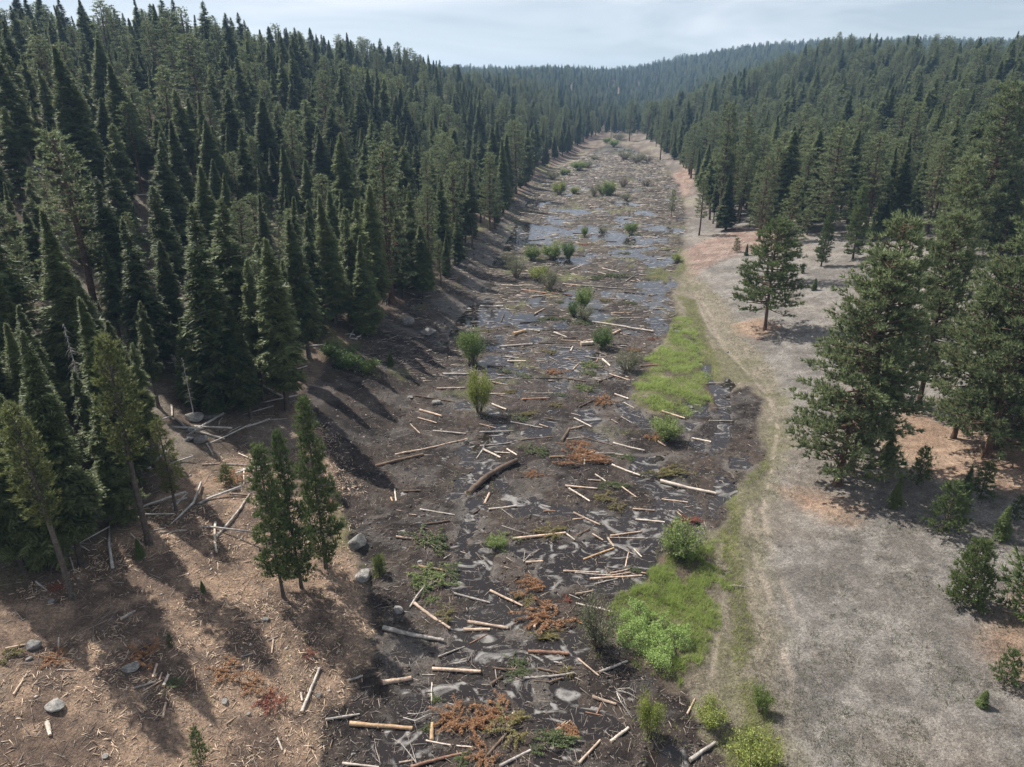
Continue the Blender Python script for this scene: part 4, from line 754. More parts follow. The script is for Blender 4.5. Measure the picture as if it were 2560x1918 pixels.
# ------------------------------------------------------------------ logs, traced one by one: crop, x1, y1, x2, y2, thickness, tone
LOGS = [(1,160,212,580,300,34,'grey'),(1,372,35,620,205,22,'tan'),(1,745,152,1025,198,24,'tan'),(1,715,208,898,206,24,'tan'),(1,1492,35,1765,105,14,'pale'),(1,1162,358,1445,372,26,'red'),(1,1508,408,1650,528,14,'tan'),(1,1655,505,1850,432,20,'grey'),
(1,500,490,835,515,24,'tan'),(1,918,485,1130,488,16,'brown'),(1,1130,545,1480,520,18,'grey'),(1,905,590,985,535,24,'brown'),(1,1230,480,1375,510,14,'brown'),(1,160,585,357,555,34,'tan'),(1,-70,870,362,890,30,'orange'),(1,540,400,722,322,12,'grey'),(1,760,300,875,240,9,'red'),
(1,1605,680,1770,728,22,'tan'),(1,1730,992,1855,895,24,'pale'),(1,1512,1140,1660,980,20,'tan'),(1,350,1156,745,1065,22,'red'),(1,885,1080,1010,940,20,'brown'),(1,965,1156,1180,1050,20,'grey'),(1,1335,915,1420,840,14,'tan'),(1,1375,895,1455,832,12,'tan'),(1,1010,885,1058,780,14,'pale'),(1,455,975,775,1030,12,'pale'),
(1,495,970,500,860,30,'orange'),(1,495,700,497,575,10,'pale'),(1,270,1125,370,1108,14,'tan'),(1,1560,775,1680,800,9,'red'),(1,1635,790,1670,715,12,'red'),(1,430,530,520,532,8,'grey'),(1,1205,205,1222,120,18,'tan'),(1,1355,195,1410,135,10,'tan'),(1,1390,215,1490,185,9,'brown'),(1,1200,570,1310,575,10,'brown'),(1,1310,575,1400,545,12,'brown'),
(5,60,1555,225,1450,28,'grey'),(5,45,1255,95,1160,14,'tan'),
(6,1855,940,1965,670,20,'grey'),(6,2000,995,2212,955,16,'grey'),(6,2105,1255,2330,1285,16,'pale'),(6,745,370,830,320,20,'grey'),(6,85,835,175,695,14,'tan'),(6,1000,970,1020,880,16,'tan'),(6,1005,780,1035,710,20,'pale'),(6,360,480,362,580,10,'pale'),(6,220,135,290,190,12,'grey'),(6,290,1000,310,1080,30,'pale'),(6,30,545,165,520,14,'tan'),(6,965,645,940,725,16,'tan'),(6,980,740,995,695,12,'tan'),(6,1705,1095,1735,1170,12,'pale'),(6,820,795,960,750,14,'grey'),(6,340,678,470,680,8,'tan'),(6,1850,820,1858,870,14,'pale'),(6,1680,490,1670,575,12,'tan'),(6,880,810,1000,740,8,'tan'),(6,1480,600,1560,575,10,'grey'),(6,1650,495,1710,470,8,'grey'),(6,520,780,570,820,9,'tan'),(6,2140,750,2230,720,16,'grey'),
(7,1335,850,1540,580,14,'grey'),(7,1320,760,1328,945,16,'pale'),(7,1240,400,1345,396,10,'tan'),(7,1390,400,1540,405,10,'grey'),(7,1410,582,1525,585,10,'tan'),(7,1500,425,1498,520,10,'pale'),(7,580,50,665,195,24,'pale'),(7,1080,115,1150,180,14,'grey'),(7,1200,200,1385,250,18,'grey'),(7,0,870,265,865,18,'grey'),(7,975,815,1150,805,8,'grey'),(7,865,825,1020,785,8,'grey'),(7,805,825,880,900,8,'pale'),(7,100,640,220,960,22,'pale'),(7,30,370,100,640,18,'pale'),(7,10,690,55,890,12,'pale'),(7,430,970,460,1060,10,'pale'),(7,1270,270,1310,340,10,'grey'),(7,1465,330,1550,368,9,'pale'),
(8,1010,845,1150,1180,26,'pale'),(8,1310,985,1440,1060,16,'pale'),(8,1600,1145,1760,1230,18,'pale'),(8,1200,1175,1400,1155,12,'grey'),(8,1220,1240,1400,1250,10,'grey'),(8,1055,1265,1060,1330,14,'pale'),(8,980,808,1060,785,10,'grey'),(8,495,945,560,925,10,'pale'),(8,1160,1170,1290,1225,9,'grey'),
(2,300,220,418,222,14,'brown'),(2,240,210,250,295,12,'pale'),(2,215,265,225,300,12,'orange'),(2,860,305,895,235,16,'tan'),(2,780,372,830,345,12,'brown'),(2,890,348,1085,322,14,'pale'),(2,975,345,1060,405,6,'grey'),(2,1270,355,1350,355,12,'red'),(2,415,345,655,390,12,'grey'),(2,430,450,620,430,16,'brown'),(2,340,385,390,388,10,'tan'),(2,250,540,372,552,16,'tan'),(2,1050,558,1420,515,20,'tan'),(2,1428,520,1485,558,12,'pale'),(2,1145,718,1265,708,16,'tan'),(2,405,750,605,770,18,'orange'),(2,650,930,900,988,16,'grey'),(2,900,905,1125,1018,18,'tan'),
(2,1418,190,1640,205,14,'tan'),(2,1445,208,1590,295,14,'pale'),(2,1575,148,1665,148,10,'tan'),(2,1625,110,1700,150,10,'pale'),(2,1740,45,1935,112,14,'pale'),(2,1475,365,1660,450,14,'tan'),(2,1470,412,1545,402,10,'tan'),(2,1885,342,2035,350,12,'tan'),(2,1905,412,2105,430,14,'pale'),(9,620,235,1200,365,40,'pale'),(9,640,408,910,440,18,'tan'),(2,1730,525,1948,495,14,'tan'),(2,1725,538,1970,540,10,'tan'),(2,1712,540,1755,600,16,'tan'),(2,1545,688,1755,610,14,'orange'),(2,1775,595,1905,658,10,'grey'),(2,1890,612,1948,670,10,'pale'),(2,1835,740,1855,640,10,'tan'),
(2,1405,768,1655,778,14,'tan'),(2,1485,780,1735,800,12,'grey'),(2,1730,785,1865,755,14,'tan'),(2,1740,798,1870,778,12,'tan'),(2,1590,822,1950,800,16,'tan'),(2,1620,858,1780,820,12,'grey'),(2,1945,780,1980,785,12,'tan'),(2,1490,945,1612,910,12,'tan'),(2,1445,945,1520,975,8,'grey'),(2,1500,535,1588,485,12,'brown'),(2,1605,520,1680,555,12,'tan'),(2,1020,875,1110,810,8,'brown'),(2,580,695,630,660,8,'grey'),(9,800,540,915,640,12,'tan'),(2,1810,195,1910,262,10,'tan'),(2,1710,780,1765,755,8,'brown'),
(3,960,50,1190,38,12,'grey'),(3,1020,150,1145,155,12,'pale'),(3,1000,115,1100,130,8,'grey'),(3,880,182,985,190,12,'dark'),(3,575,240,755,243,16,'grey'),(3,530,345,725,340,14,'tan'),(3,950,263,1055,264,8,'grey'),(3,915,300,1020,318,12,'tan'),(3,1110,270,1400,275,9,'dark'),(3,1400,270,1565,292,10,'brown'),(3,380,392,650,440,10,'brown'),(3,870,375,1005,373,10,'tan'),(3,940,385,1010,400,8,'brown'),(3,1120,415,1310,408,14,'red'),(3,1185,375,1335,368,8,'grey'),(3,1345,325,1390,338,6,'grey'),(3,910,450,1010,488,14,'pale'),(3,412,490,565,535,18,'tan'),(3,402,550,530,582,10,'tan'),(3,350,590,415,655,10,'tan'),(3,505,635,732,662,14,'grey'),(3,245,805,750,688,14,'tan'),(3,110,878,435,800,20,'brown'),
(3,825,595,940,612,10,'tan'),(3,850,520,1010,545,12,'brown'),(3,825,643,1060,638,12,'grey'),(3,1040,572,1260,608,10,'grey'),(3,1240,585,1300,603,10,'tan'),(3,1115,697,1330,675,10,'brown'),(3,830,735,1050,712,12,'grey'),(3,855,768,972,822,16,'pale'),(3,930,785,1035,787,10,'pale'),(3,1015,762,1085,805,12,'pale'),(3,805,820,860,740,8,'grey'),(3,1270,540,1378,562,8,'brown'),(3,1480,548,1600,608,10,'pale'),(3,1395,705,1450,618,22,'brown'),(3,1450,628,1545,600,14,'tan'),(3,1430,695,1545,682,8,'grey'),(3,1510,665,1745,738,8,'brown'),(3,1750,720,1965,775,16,'pale'),(3,1530,805,1625,775,12,'tan'),(3,1625,795,1760,798,10,'grey'),(3,1755,798,1860,803,10,'pale'),(3,1515,472,1625,420,12,'brown'),(3,1760,380,1855,418,12,'pale'),(3,1825,435,1895,475,8,'grey'),(3,1645,300,1745,255,10,'brown'),(3,1725,240,1865,288,10,'tan'),(3,1935,190,2065,185,10,'red'),(3,1675,138,1730,182,14,'pale'),(3,1635,160,1645,135,10,'red'),(3,1470,208,1508,168,10,'tan'),(3,2085,512,2245,555,14,'tan'),(3,1310,818,1415,815,14,'orange'),(3,1460,515,1525,525,6,'pale'),(3,1735,555,1780,575,6,'tan'),(3,1805,540,1880,582,6,'grey'),(3,2060,715,2110,745,12,'tan'),(3,1550,875,1552,840,14,'pale'),(3,730,1062,790,1040,26,'brown'),
(10,690,1195,835,1222,16,'pale'),(10,820,1065,1000,1065,12,'grey'),(10,820,780,930,778,8,'grey'),
(4,555,878,780,868,14,'grey'),(4,700,487,870,508,14,'red'),(4,905,508,1050,522,10,'red'),(4,985,450,1115,460,12,'tan'),(4,1115,462,1500,485,10,'grey'),(4,1190,710,1615,780,14,'pale'),(4,1380,682,1545,682,10,'grey'),(4,925,785,1015,820,12,'grey'),(4,985,825,1090,820,10,'brown'),(4,1130,848,1210,835,12,'tan'),(4,790,655,860,620,10,'tan'),(4,1325,800,1385,770,18,'tan'),(4,1360,790,1460,793,8,'brown'),(4,1330,860,1435,862,8,'brown'),(4,1305,548,1360,550,8,'tan'),(4,690,712,850,705,8,'dark'),(4,1040,912,1055,880,14,'pale'),(4,1110,870,1195,862,30,'pale'),(4,940,880,1040,885,8,'grey'),(4,1095,365,1165,360,6,'pale'),(4,1230,365,1290,382,6,'pale'),(4,935,380,985,390,6,'pale'),(4,855,665,960,665,6,'dark'),(4,1530,115,1640,125,8,'pale'),(4,1490,185,1600,180,6,'pale'),(4,1340,185,1500,190,5,'grey'),(4,780,765,1020,768,7,'dark'),(4,820,855,1010,858,8,'dark'),(4,975,838,1080,842,8,'tan'),(4,645,800,730,775,26,'orange'),(4,560,705,580,650,12,'dark'),(4,1580,520,1640,515,8,'grey'),(4,1140,945,1250,960,7,'grey')]
LAND = [((1410, 1410), 'the bright green herb patch'), ((1290, 1350), 'the large grey willow'), ((1402, 1560), 'the upright light green bush'), ((1448, 1175), 'the leaning willow'), ((1060, 1035), 'the thick bent dark log'), ((1035, 870), 'the tall upright willow'),
        ((1440, 930), 'the reedy green bush'), ((1460, 820), 'the mid-valley grass patch'), ((1050, 1590), 'the big orange brush pile'), ((650, 1270), 'the three bright conifers'), ((930, 1180), 'the dark green brush pile'), ((1303, 745), 'the round dark bush'), ((1255, 680), 'the three mid-valley willows'),
        ((858, 1322), 'the square grey boulder'), ((1530, 1560), 'the olive ditch shrub'), ((1440, 1020), 'the flat olive bough'), ((1480, 1130), 'the dark red bough'), ((327, 1200), 'the thin yellow-green pines'), ((1190, 560), 'the green willow cluster'), ((1170, 1345), 'the orange brush heap'), ((1250, 990), 'the long orange brush row'),
        ((430, 935), 'the dark shaded boulders'), ((80, 1395), 'the grey boulder at lower left'), ((1355, 790), 'the willow with fallen stem'), ((1115, 720), 'the torn orange root stump'), ((1080, 1455), 'the green bough on long logs'), ((1500, 1240), 'the near green grass')]
LANDW = [(ov([p])[0], n) for p, n in LAND]
TONE = dict(tan='tan', grey='grey', red='reddish', brown='brown', dark='dark wet', pale='pale', orange='orange')
ORD = ['', 'second ', 'third ', 'fourth ', 'fifth ', 'sixth ', 'seventh ', 'eighth ', 'ninth ', 'tenth ']
def describe(items):
    """items: (centre xy, length, tone, direction) -> a label true of that log and no other"""
    cand = []
    for (c, L_, tone, d) in items:
        near = sorted(range(len(LANDW)), key=lambda i: np.hypot(*(LANDW[i][0] - c)))[:3]; opts = []
        size = 'short' if L_ < 2.2 else ('long' if L_ > 5 else 'medium'); ang = abs(math.degrees(math.atan2(d[1], d[0]))) % 180
        ori = 'lying crosswise' if (ang < 25 or ang > 155) else ('lying lengthwise' if 65 < ang < 115 else 'lying aslant')
        for i in near:
            v = c - LANDW[i][0]; rel = ('right of' if v[0] > 0 else 'left of') if abs(v[0]) > abs(v[1]) * .8 else ('beyond' if v[1] > 0 else 'in front of')
            opts.append((f'{size} {TONE[tone]} log', rel, LANDW[i][1], float(np.hypot(*v)), ori))
        cand.append(opts)
    out = [None] * len(items); seen = {}
    for j, o in enumerate(cand): seen.setdefault((o[0][0], o[0][4], o[0][1], o[0][2]), []).append(j)
    for k, js in seen.items():
        js.sort(key=lambda j: cand[j][0][3])
        for n, j in enumerate(js):
            out[j] = f'{k[0]} {k[1]} {k[2]} {k[3]}' + ('' if len(js) == 1 else f', {ORD[n]}nearest')
    return out
def log_mesh(L_, r0, r1, tone, bend=0.0, k=9):
    g = Geo(); n = 7 if not bend else 16; s = np.linspace(-.5, .5, n)
    pts = np.stack([s * L_, bend * L_ * (np.cos(s * 3.1) - .6) + .0028 * L_ * rng.standard_normal(n), .002 * L_ * rng.standard_normal(n)], -1)
    rad = np.interp(s, [-.5, -.45, .5], [r0 * 1.12, r0, r1]) * (1 + .05 * rng.standard_normal(n))
    g.tube(pts, rad, k, True, 0, 1, lump=.035)
    me = g.build('log', [M[tone], M['cut'] if tone not in ('dark',) else M['tan']], True); return me
def lay_log(x1, y1, x2, y2, r0, tone, name='fallen_log', bend=0.0, sink=.55, label=None, group=None, cat='log', knots=True):
    z1, z2 = gz(x1, y1), gz(x2, y2); xm, ym = (x1 + x2) / 2, (y1 + y2) / 2
    wl = float(zf(ym)) + WATER; z1 = max(z1, wl - .02); z2 = max(z2, wl - .02); zm = max(gz(xm, ym), wl - .02)
    lift = max(0, zm - (z1 + z2) / 2) * .7
    L_ = math.hypot(x2 - x1, y2 - y1); me = log_mesh(L_, r0, r0 * rng.uniform(.68, .9), tone, bend)
    e = part(name, me); e.location = (xm, ym, (z1 + z2) / 2 + lift + r0 * sink + .02); e.rotation_euler = (rng.random() * 6.28 if bend == 0 else 0, -math.atan2(z2 - z1, L_), math.atan2(y2 - y1, x2 - x1))
    e.rotation_mode = 'XYZ'
    tag(e, label, cat, group)
    if knots and L_ > 1.6 and r0 > .05:
        g = Geo()
        for _ in range(rng.integers(2, 7)):
            s = rng.uniform(-.45, .45) * L_; a = rng.random() * 6.28; d = np.array([rng.uniform(-.5, .5), math.cos(a), math.sin(a)]); o = np.array([s, 0, 0]); o[1] = bend * L_ * (math.cos(s / L_ * 3.1) - .6)
            g.tube(np.array([o, o + d * (r0 + rng.uniform(.06, .28))]), [.022, .012], 4)
        b = part('branch_stubs', g.build('branch_stubs', [M[tone]]), e)
    return e
items = []; world_logs = []
for (c, x1, y1, x2, y2, th, tone) in LOGS:
    (a, b_), (c_, d_) = cg(c, [(x1, y1), (x2, y2)])
    dist = cam_v(((a + c_) / 2, (b_ + d_) / 2, float(hbase((a + c_) / 2, (b_ + d_) / 2))))[2]; r0 = max(.035, th / CROP[c][2] / FPX * dist / 2 * 1.0)
    world_logs.append((a, b_, c_, d_, r0, tone)); items.append((np.array([(a + c_) / 2, (b_ + d_) / 2]), math.hypot(a - c_, b_ - d_), tone, (c_ - a, d_ - b_)))
for lab, w in zip(describe(items), world_logs): lay_log(*w, label=lab, group='logs scattered over the mud and slopes', bend=rng.choice([0, 0, 0, 0, 0, .015, -.02]))
# the thick bent log
(a, b_), (c_, d_) = cg(3, [(735, 1065), (1070, 850)])
e = lay_log(a, b_, c_, d_, .34, 'brown', name='bent_log', bend=.07, sink=.7, label='thick bent dark log with pale upper end across the left stream', group=None)
# logs too far off to trace singly
n = 0; fg = 'small logs strewn over the far valley floor'
while n < 62:
    y = 118 + 260 * rng.random() ** 1.3; xl, xr = toe(0, y); x = rng.uniform(xl + 2, xr - 3); a = rng.normal(0, .45); L_ = rng.uniform(2.2, 7)
    if zones(np.array([x]), np.array([y]))['mud'][0] < .8: continue
    lay_log(x - math.cos(a) * L_ / 2, y - math.sin(a) * L_ / 2, x + math.cos(a) * L_ / 2, y + math.sin(a) * L_ / 2, rng.uniform(.09, .17), rng.choice(['pale', 'grey', 'tan', 'brown', 'dark', 'pale']), knots=False,
            label='small weathered log lying crosswise on the far valley mud, among many alike', group=fg); n += 1

# ------------------------------------------------------------------ brush piles and cut boughs
def brush_mesh(seed, m, nb=26, flat=.28, long_=False):
    r = np.random.default_rng(seed); t = Geo(); g = Geo(); P, D, W = [], [], []
    for i in range(nb):
        a = r.random() * 6.28 if not long_ else r.normal(0, .35) + (3.14 if r.random() < .3 else 0); c = np.array([r.normal(0, .36), r.normal(0, .36), 0.06 + abs(r.normal(0, flat * .5))]); L_ = .5 + .6 * r.random()
        s = np.linspace(0, 1, 8); pts = c + np.outer(s * L_, [math.cos(a), math.sin(a), .12 * r.standard_normal()]); pts[:, 2] = np.maximum(pts[:, 2] + .08 * np.sin(s * 3), .02)
        t.tube(pts, np.linspace(.022, .004, 8), 4, cap=False)
        for q in range(34):
            f = .15 + .85 * r.random(); o = np.array([np.interp(f, s, pts[:, k]) for k in range(3)]); o += r.normal(0, .035, 3); sg = r.choice([-1, 1]); da = a + sg * r.uniform(.4, 1.2)
            for z in range(3):
                d = np.array([math.cos(da), math.sin(da), r.normal(.05, .3)]) * r.uniform(.06, .16); P.append(o + r.normal(0, .02, 3)); D.append(d); W.append(r.uniform(.012, .028))
    P, D, W = np.array(P), np.array(D), np.array(W); P[:, 2] = np.maximum(P[:, 2], .01)
    wv = np.cross(D, r.standard_normal(D.shape)); wv /= np.linalg.norm(wv, axis=1)[:, None] + 1e-9; g.blades(P, D, wv * W[:, None])
    for i in range(16):
        a = r.random() * 6.28; c = np.array([r.normal(0, .45), r.normal(0, .45), .1 + .2 * r.random()]); L_ = .3 + .5 * r.random()
        t.tube(np.array([c, c + np.array([math.cos(a) * L_, math.sin(a) * L_, r.normal(0, .12)])]), [.016, .006], 4, cap=False)
    return t.build('twigs', [M['twig']]), g.build('needles', [m])
BR = {k: [brush_mesh(300 + 7 * i + j, M[v], nb=24 + 6 * j, long_=(j == 1)) for j in range(2)] for i, (k, v) in enumerate(dict(orange='orangen', rust='rustn', green='boughg', olive='olive', bright='willow').items())}
def brush(c, x, y, rx, ry, kind, label, j=0):
    (a, b_), = cg(c, [(x, y)]); z = gz(a, b_); z = max(z, float(zf(b_)) + WATER) if b_ < 600 else z; dist = cam_v((a, b_, z))[2]; w = rx / CROP[c][2] / FPX * dist
    dpt = min(w * 1.2, max(w * .45, ry / CROP[c][2] / FPX * dist / .62)); st, nd = BR[kind][j]
    e = thing('brush_pile', label, 'brush pile', (a, b_, z), rng.uniform(-.3, .3) if abs(rx / max(ry, 1)) > 1.6 else rng.random() * 6.28, None, (w * 1.05, dpt * 1.05, min(w, dpt) * .85))
    part('twigs', st, e); part('needles', nd, e)
for a in [(1,1290,130,170,75,'orange','orange brush heap with short logs, left of the large grey willow'),(1,1290,250,85,40,'olive','olive green bough at the near edge of the orange brush heap',1),(1,640,820,120,70,'orange','left end of the big orange brush pile beside the broken yellow stump'),(1,760,860,100,80,'orange','orange brush heap right of the broken yellow stump'),(1,960,790,120,70,'orange','orange-brown brush in the middle of the near pools'),
  (1,1000,900,150,80,'olive','mixed olive and brown brush at the centre bottom',0),(1,1320,970,125,65,'green','dark green cut bough on brush at the bottom of the mud',1),(1,850,1080,90,100,'orange','orange brush at the very bottom edge of the mud'),(1,1430,910,80,45,'orange','orange needles just above the dark green cut bough',1),(1,1080,450,70,40,'green','dark green bough lying over the long crossed logs'),(1,1080,515,80,30,'green','lighter green bough between the long crossed logs',1),(1,720,1130,60,40,'green','green boughs at the bottom edge left of the orange brush'),(1,530,680,40,50,'green','small green boughs on the silt left of centre bottom'),(1,1420,500,50,30,'olive','small olive brush at the right end of the crossed logs'),(1,460,880,40,40,'green','small green bough left of the broken yellow stump'),
  (1,580,110,70,40,'olive','olive brush beside the slanting tan log'),(2,480,590,125,75,'green','dark green brush pile on the mud left of the stream'),(2,950,570,85,60,'bright','bright green weeds beside the left stream'),(2,600,800,85,45,'green','green brush at the left edge of the dark pool'),(2,1170,880,85,80,'orange','orange-brown dead boughs in the near pool',1),(2,1160,965,65,45,'olive','olive boughs below the orange-brown dead boughs'),(2,1300,505,115,45,'olive','olive brush piled over a long tan log'),(2,1740,180,85,35,'green','green bough right of two crossing tan logs',1),(2,1780,320,60,55,'olive','yellowish brush with pale twigs near the right channel'),(2,1690,270,60,50,'olive','brown brush with bare twigs above the yellowish one'),(2,490,970,45,45,'bright','small bright green weeds above the slanting tan log'),(2,440,900,60,40,'green','green weeds beside the curved grey branch'),(2,1900,765,40,20,'green','small green sprig on the stacked floating logs'),(2,1430,970,40,40,'rust','rust brown twigs above the large grey willow'),(2,140,760,40,60,'bright','light green weeds on the left bank'),
  (9,700,150,190,85,'olive','flat olive bough lying by the right channel',1),(9,890,650,120,60,'rust','dark red dead bough beside the leaning willow',1),(3,1570,840,140,50,'orange','long orange brush row on the mud right of centre',1),(3,1500,790,80,50,'orange','left end of the long orange brush row'),(3,1510,720,90,22,'orange','narrow orange brush strip above the long orange row',1),(3,1210,785,90,40,'green','dark green brush left of the orange plank'),(3,1820,820,80,30,'green','dark green bough below the large pale log'),(3,1690,430,75,45,'orange','brown brush heap left of the bright green patch'),(3,1590,180,65,38,'bright','light green weeds at the edge of a blue pool'),(3,1570,240,60,30,'green','green weeds just below the light green weeds'),(3,1300,85,65,20,'olive','olive brush on the mud between small blue pools'),(3,1345,225,75,25,'orange','brown and rust brush among the blue pools'),(3,1010,365,60,18,'olive','thin olive bough right of the tall upright willow'),(3,1350,455,60,22,'olive','olive-brown brush near the centre of the mud'),(3,1560,340,65,38,'bright','yellow-green weeds on the mud left of the grass patch'),(3,1100,550,65,25,'green','green bough crossing a thin grey log'),(3,2030,685,55,35,'orange','orange-red brush in front of the reedy green bush'),(3,990,220,55,20,'green','small green brush on an islet in the blue pool'),(3,1130,255,80,25,'green','dark green brush below the blue pool'),(3,1380,385,45,18,'green','small green boughs at the head of the centre stream'),(3,1195,935,60,25,'orange','small rust brush right of the thick bent log'),(3,1150,520,70,25,'olive','olive boughs strung along a mud ridge',1),
  (4,890,690,85,25,'green','dark green brush among blue pools left of the mid willows',1),(4,1110,720,80,25,'green','dark brush just in front of the mid-valley willows'),(4,1290,400,110,18,'green','long low green brush across the far mud',1),(4,1440,585,60,20,'green','low green brush right of the mid-valley willows'),(4,945,568,50,16,'green','low green brush left of the mid-valley willows'),(4,1410,232,45,13,'green','dark far brush below the far pools'),(4,1140,175,35,14,'rust','bright rust brush by the far left pools'),(4,1270,560,50,20,'olive','pale twiggy brush right of the mid-valley willows'),(4,1480,905,60,20,'orange','orange twigs above the willow with fallen stem'),(4,450,770,50,20,'olive','pale brush heap right of the upper left willow'),(4,1610,830,40,10,'rust','small orange brush at the grass edge'),
  (6,345,175,55,30,'rust','rust red bough under the leftmost thin pine'),(6,880,600,90,60,'orange','orange needle heap beside the grey boulder on the slope'),(6,1640,880,90,60,'rust','rust brown bough heap on the lower debris slope'),(6,1050,765,55,50,'green','small dark green bough on the debris slope',1),(6,340,610,90,40,'orange','orange needles right of the lower left boulder'),(6,1400,690,110,50,'orange','thin orange needle litter on the debris slope'),(6,1560,780,100,40,'orange','orange twigs above the rust brown bough heap'),(6,60,580,60,60,'olive','olive brush at the left edge beside the boulder'),(6,1890,580,60,30,'rust','rust needles in the conifer shadow on the slope'),(7,1430,480,70,50,'orange','orange needles left of the three bright conifers'),(7,1400,430,35,50,'bright','light green weeds left of the three bright conifers'),(7,2020,640,50,30,'rust','brown brush right of the three bright conifers'),
  (0,930,1255,45,25,'bright','pale green weeds at the left edge of the dark pool')]:
    brush(*a)
# curved dead branches and bare twig fans
def branchy(c, pts, th, label, name='dead_branch'):
    w = cg(c, pts); z = np.array([max(gz(*p), float(zf(p[1])) + WATER) for p in w]) + .08; o = np.array([w[0][0], w[0][1], z[0]]); P_ = np.stack([w[:, 0], w[:, 1], z], -1) - o; P_[1:-1, 2] += .15
    g = Geo(); dist = cam_v(o)[2]; r0 = th / CROP[c][2] / FPX * dist / 2; n = len(P_); g.tube(P_, np.linspace(r0, r0 * .3, n), 6)
    for i in range(1, n):
        for _ in range(4):
            a = P_[i - 1] + (P_[i] - P_[i - 1]) * rng.random(); d = np.array([rng.normal(), rng.normal(), abs(rng.normal()) * .5]) * .35; g.tube(np.array([a, a + d]), [r0 * .35, .006], 3, cap=False)
    e = part(name, g.build(name, [M['grey']], True)); e.location = o; tag(e, label, 'branch')
branchy(2, [(345, 1020), (390, 960), (450, 890), (455, 830), (480, 780)], 14, 'curved bare grey branch lying above the square grey boulder')
branchy(2, [(455, 890), (520, 860), (620, 870)], 8, 'thin grey branch across the green brush at the pool edge')
branchy(1, [(300, 820), (380, 850), (460, 820), (510, 780)], 12, 'curved brown branch left of the broken yellow stump')
branchy(1, [(330, 790), (400, 800), (500, 770)], 8, 'thin curved twig just above the curved brown branch')
branchy(1, [(390, 1130), (330, 1060), (280, 1000), (220, 960)], 8, 'bare grey fan of twigs at the lower left of the pools')
branchy(1, [(390, 1130), (360, 1040), (330, 950)], 7, 'upright bare grey twigs beside the grey twig fan')
branchy(1, [(1340, 430), (1400, 450), (1450, 500)], 8, 'curved pale twig over the right end of crossed logs')
for k, p in enumerate([[(1780, 630), (1850, 660), (1920, 690)], [(1770, 640), (1820, 700), (1850, 780)], [(1780, 620), (1860, 630), (1910, 650)], [(1775, 650), (1800, 720), (1880, 820)]]):
    branchy(1, p, 7, ['upper middle pale stem', 'lower left pale stem', 'topmost pale stem', 'longest pale stem'][k] + ' of the bleached root fan below the herb patch')
branchy(2, [(1130, 710), (1140, 640), (1100, 640)], 7, 'bare dark dead bush branch above a short tan log'); branchy(2, [(1130, 710), (1180, 660), (1240, 620)], 7, 'right branch of the bare dark dead bush')
branchy(2, [(980, 460), (1060, 500), (1200, 530)], 6, 'thin grey twig spread on mud above the olive brush'); branchy(3, [(840, 780), (860, 730), (880, 700)], 7, 'small bare branch near the left channel'); branchy(4, [(1420, 430), (1480, 390), (1530, 370)], 6, 'pale twiggy fan on the far right mud')
branchy(5, [(305, 440), (350, 437), (420, 436)], 8, 'thin pale grey stick lying across the green grass strip')

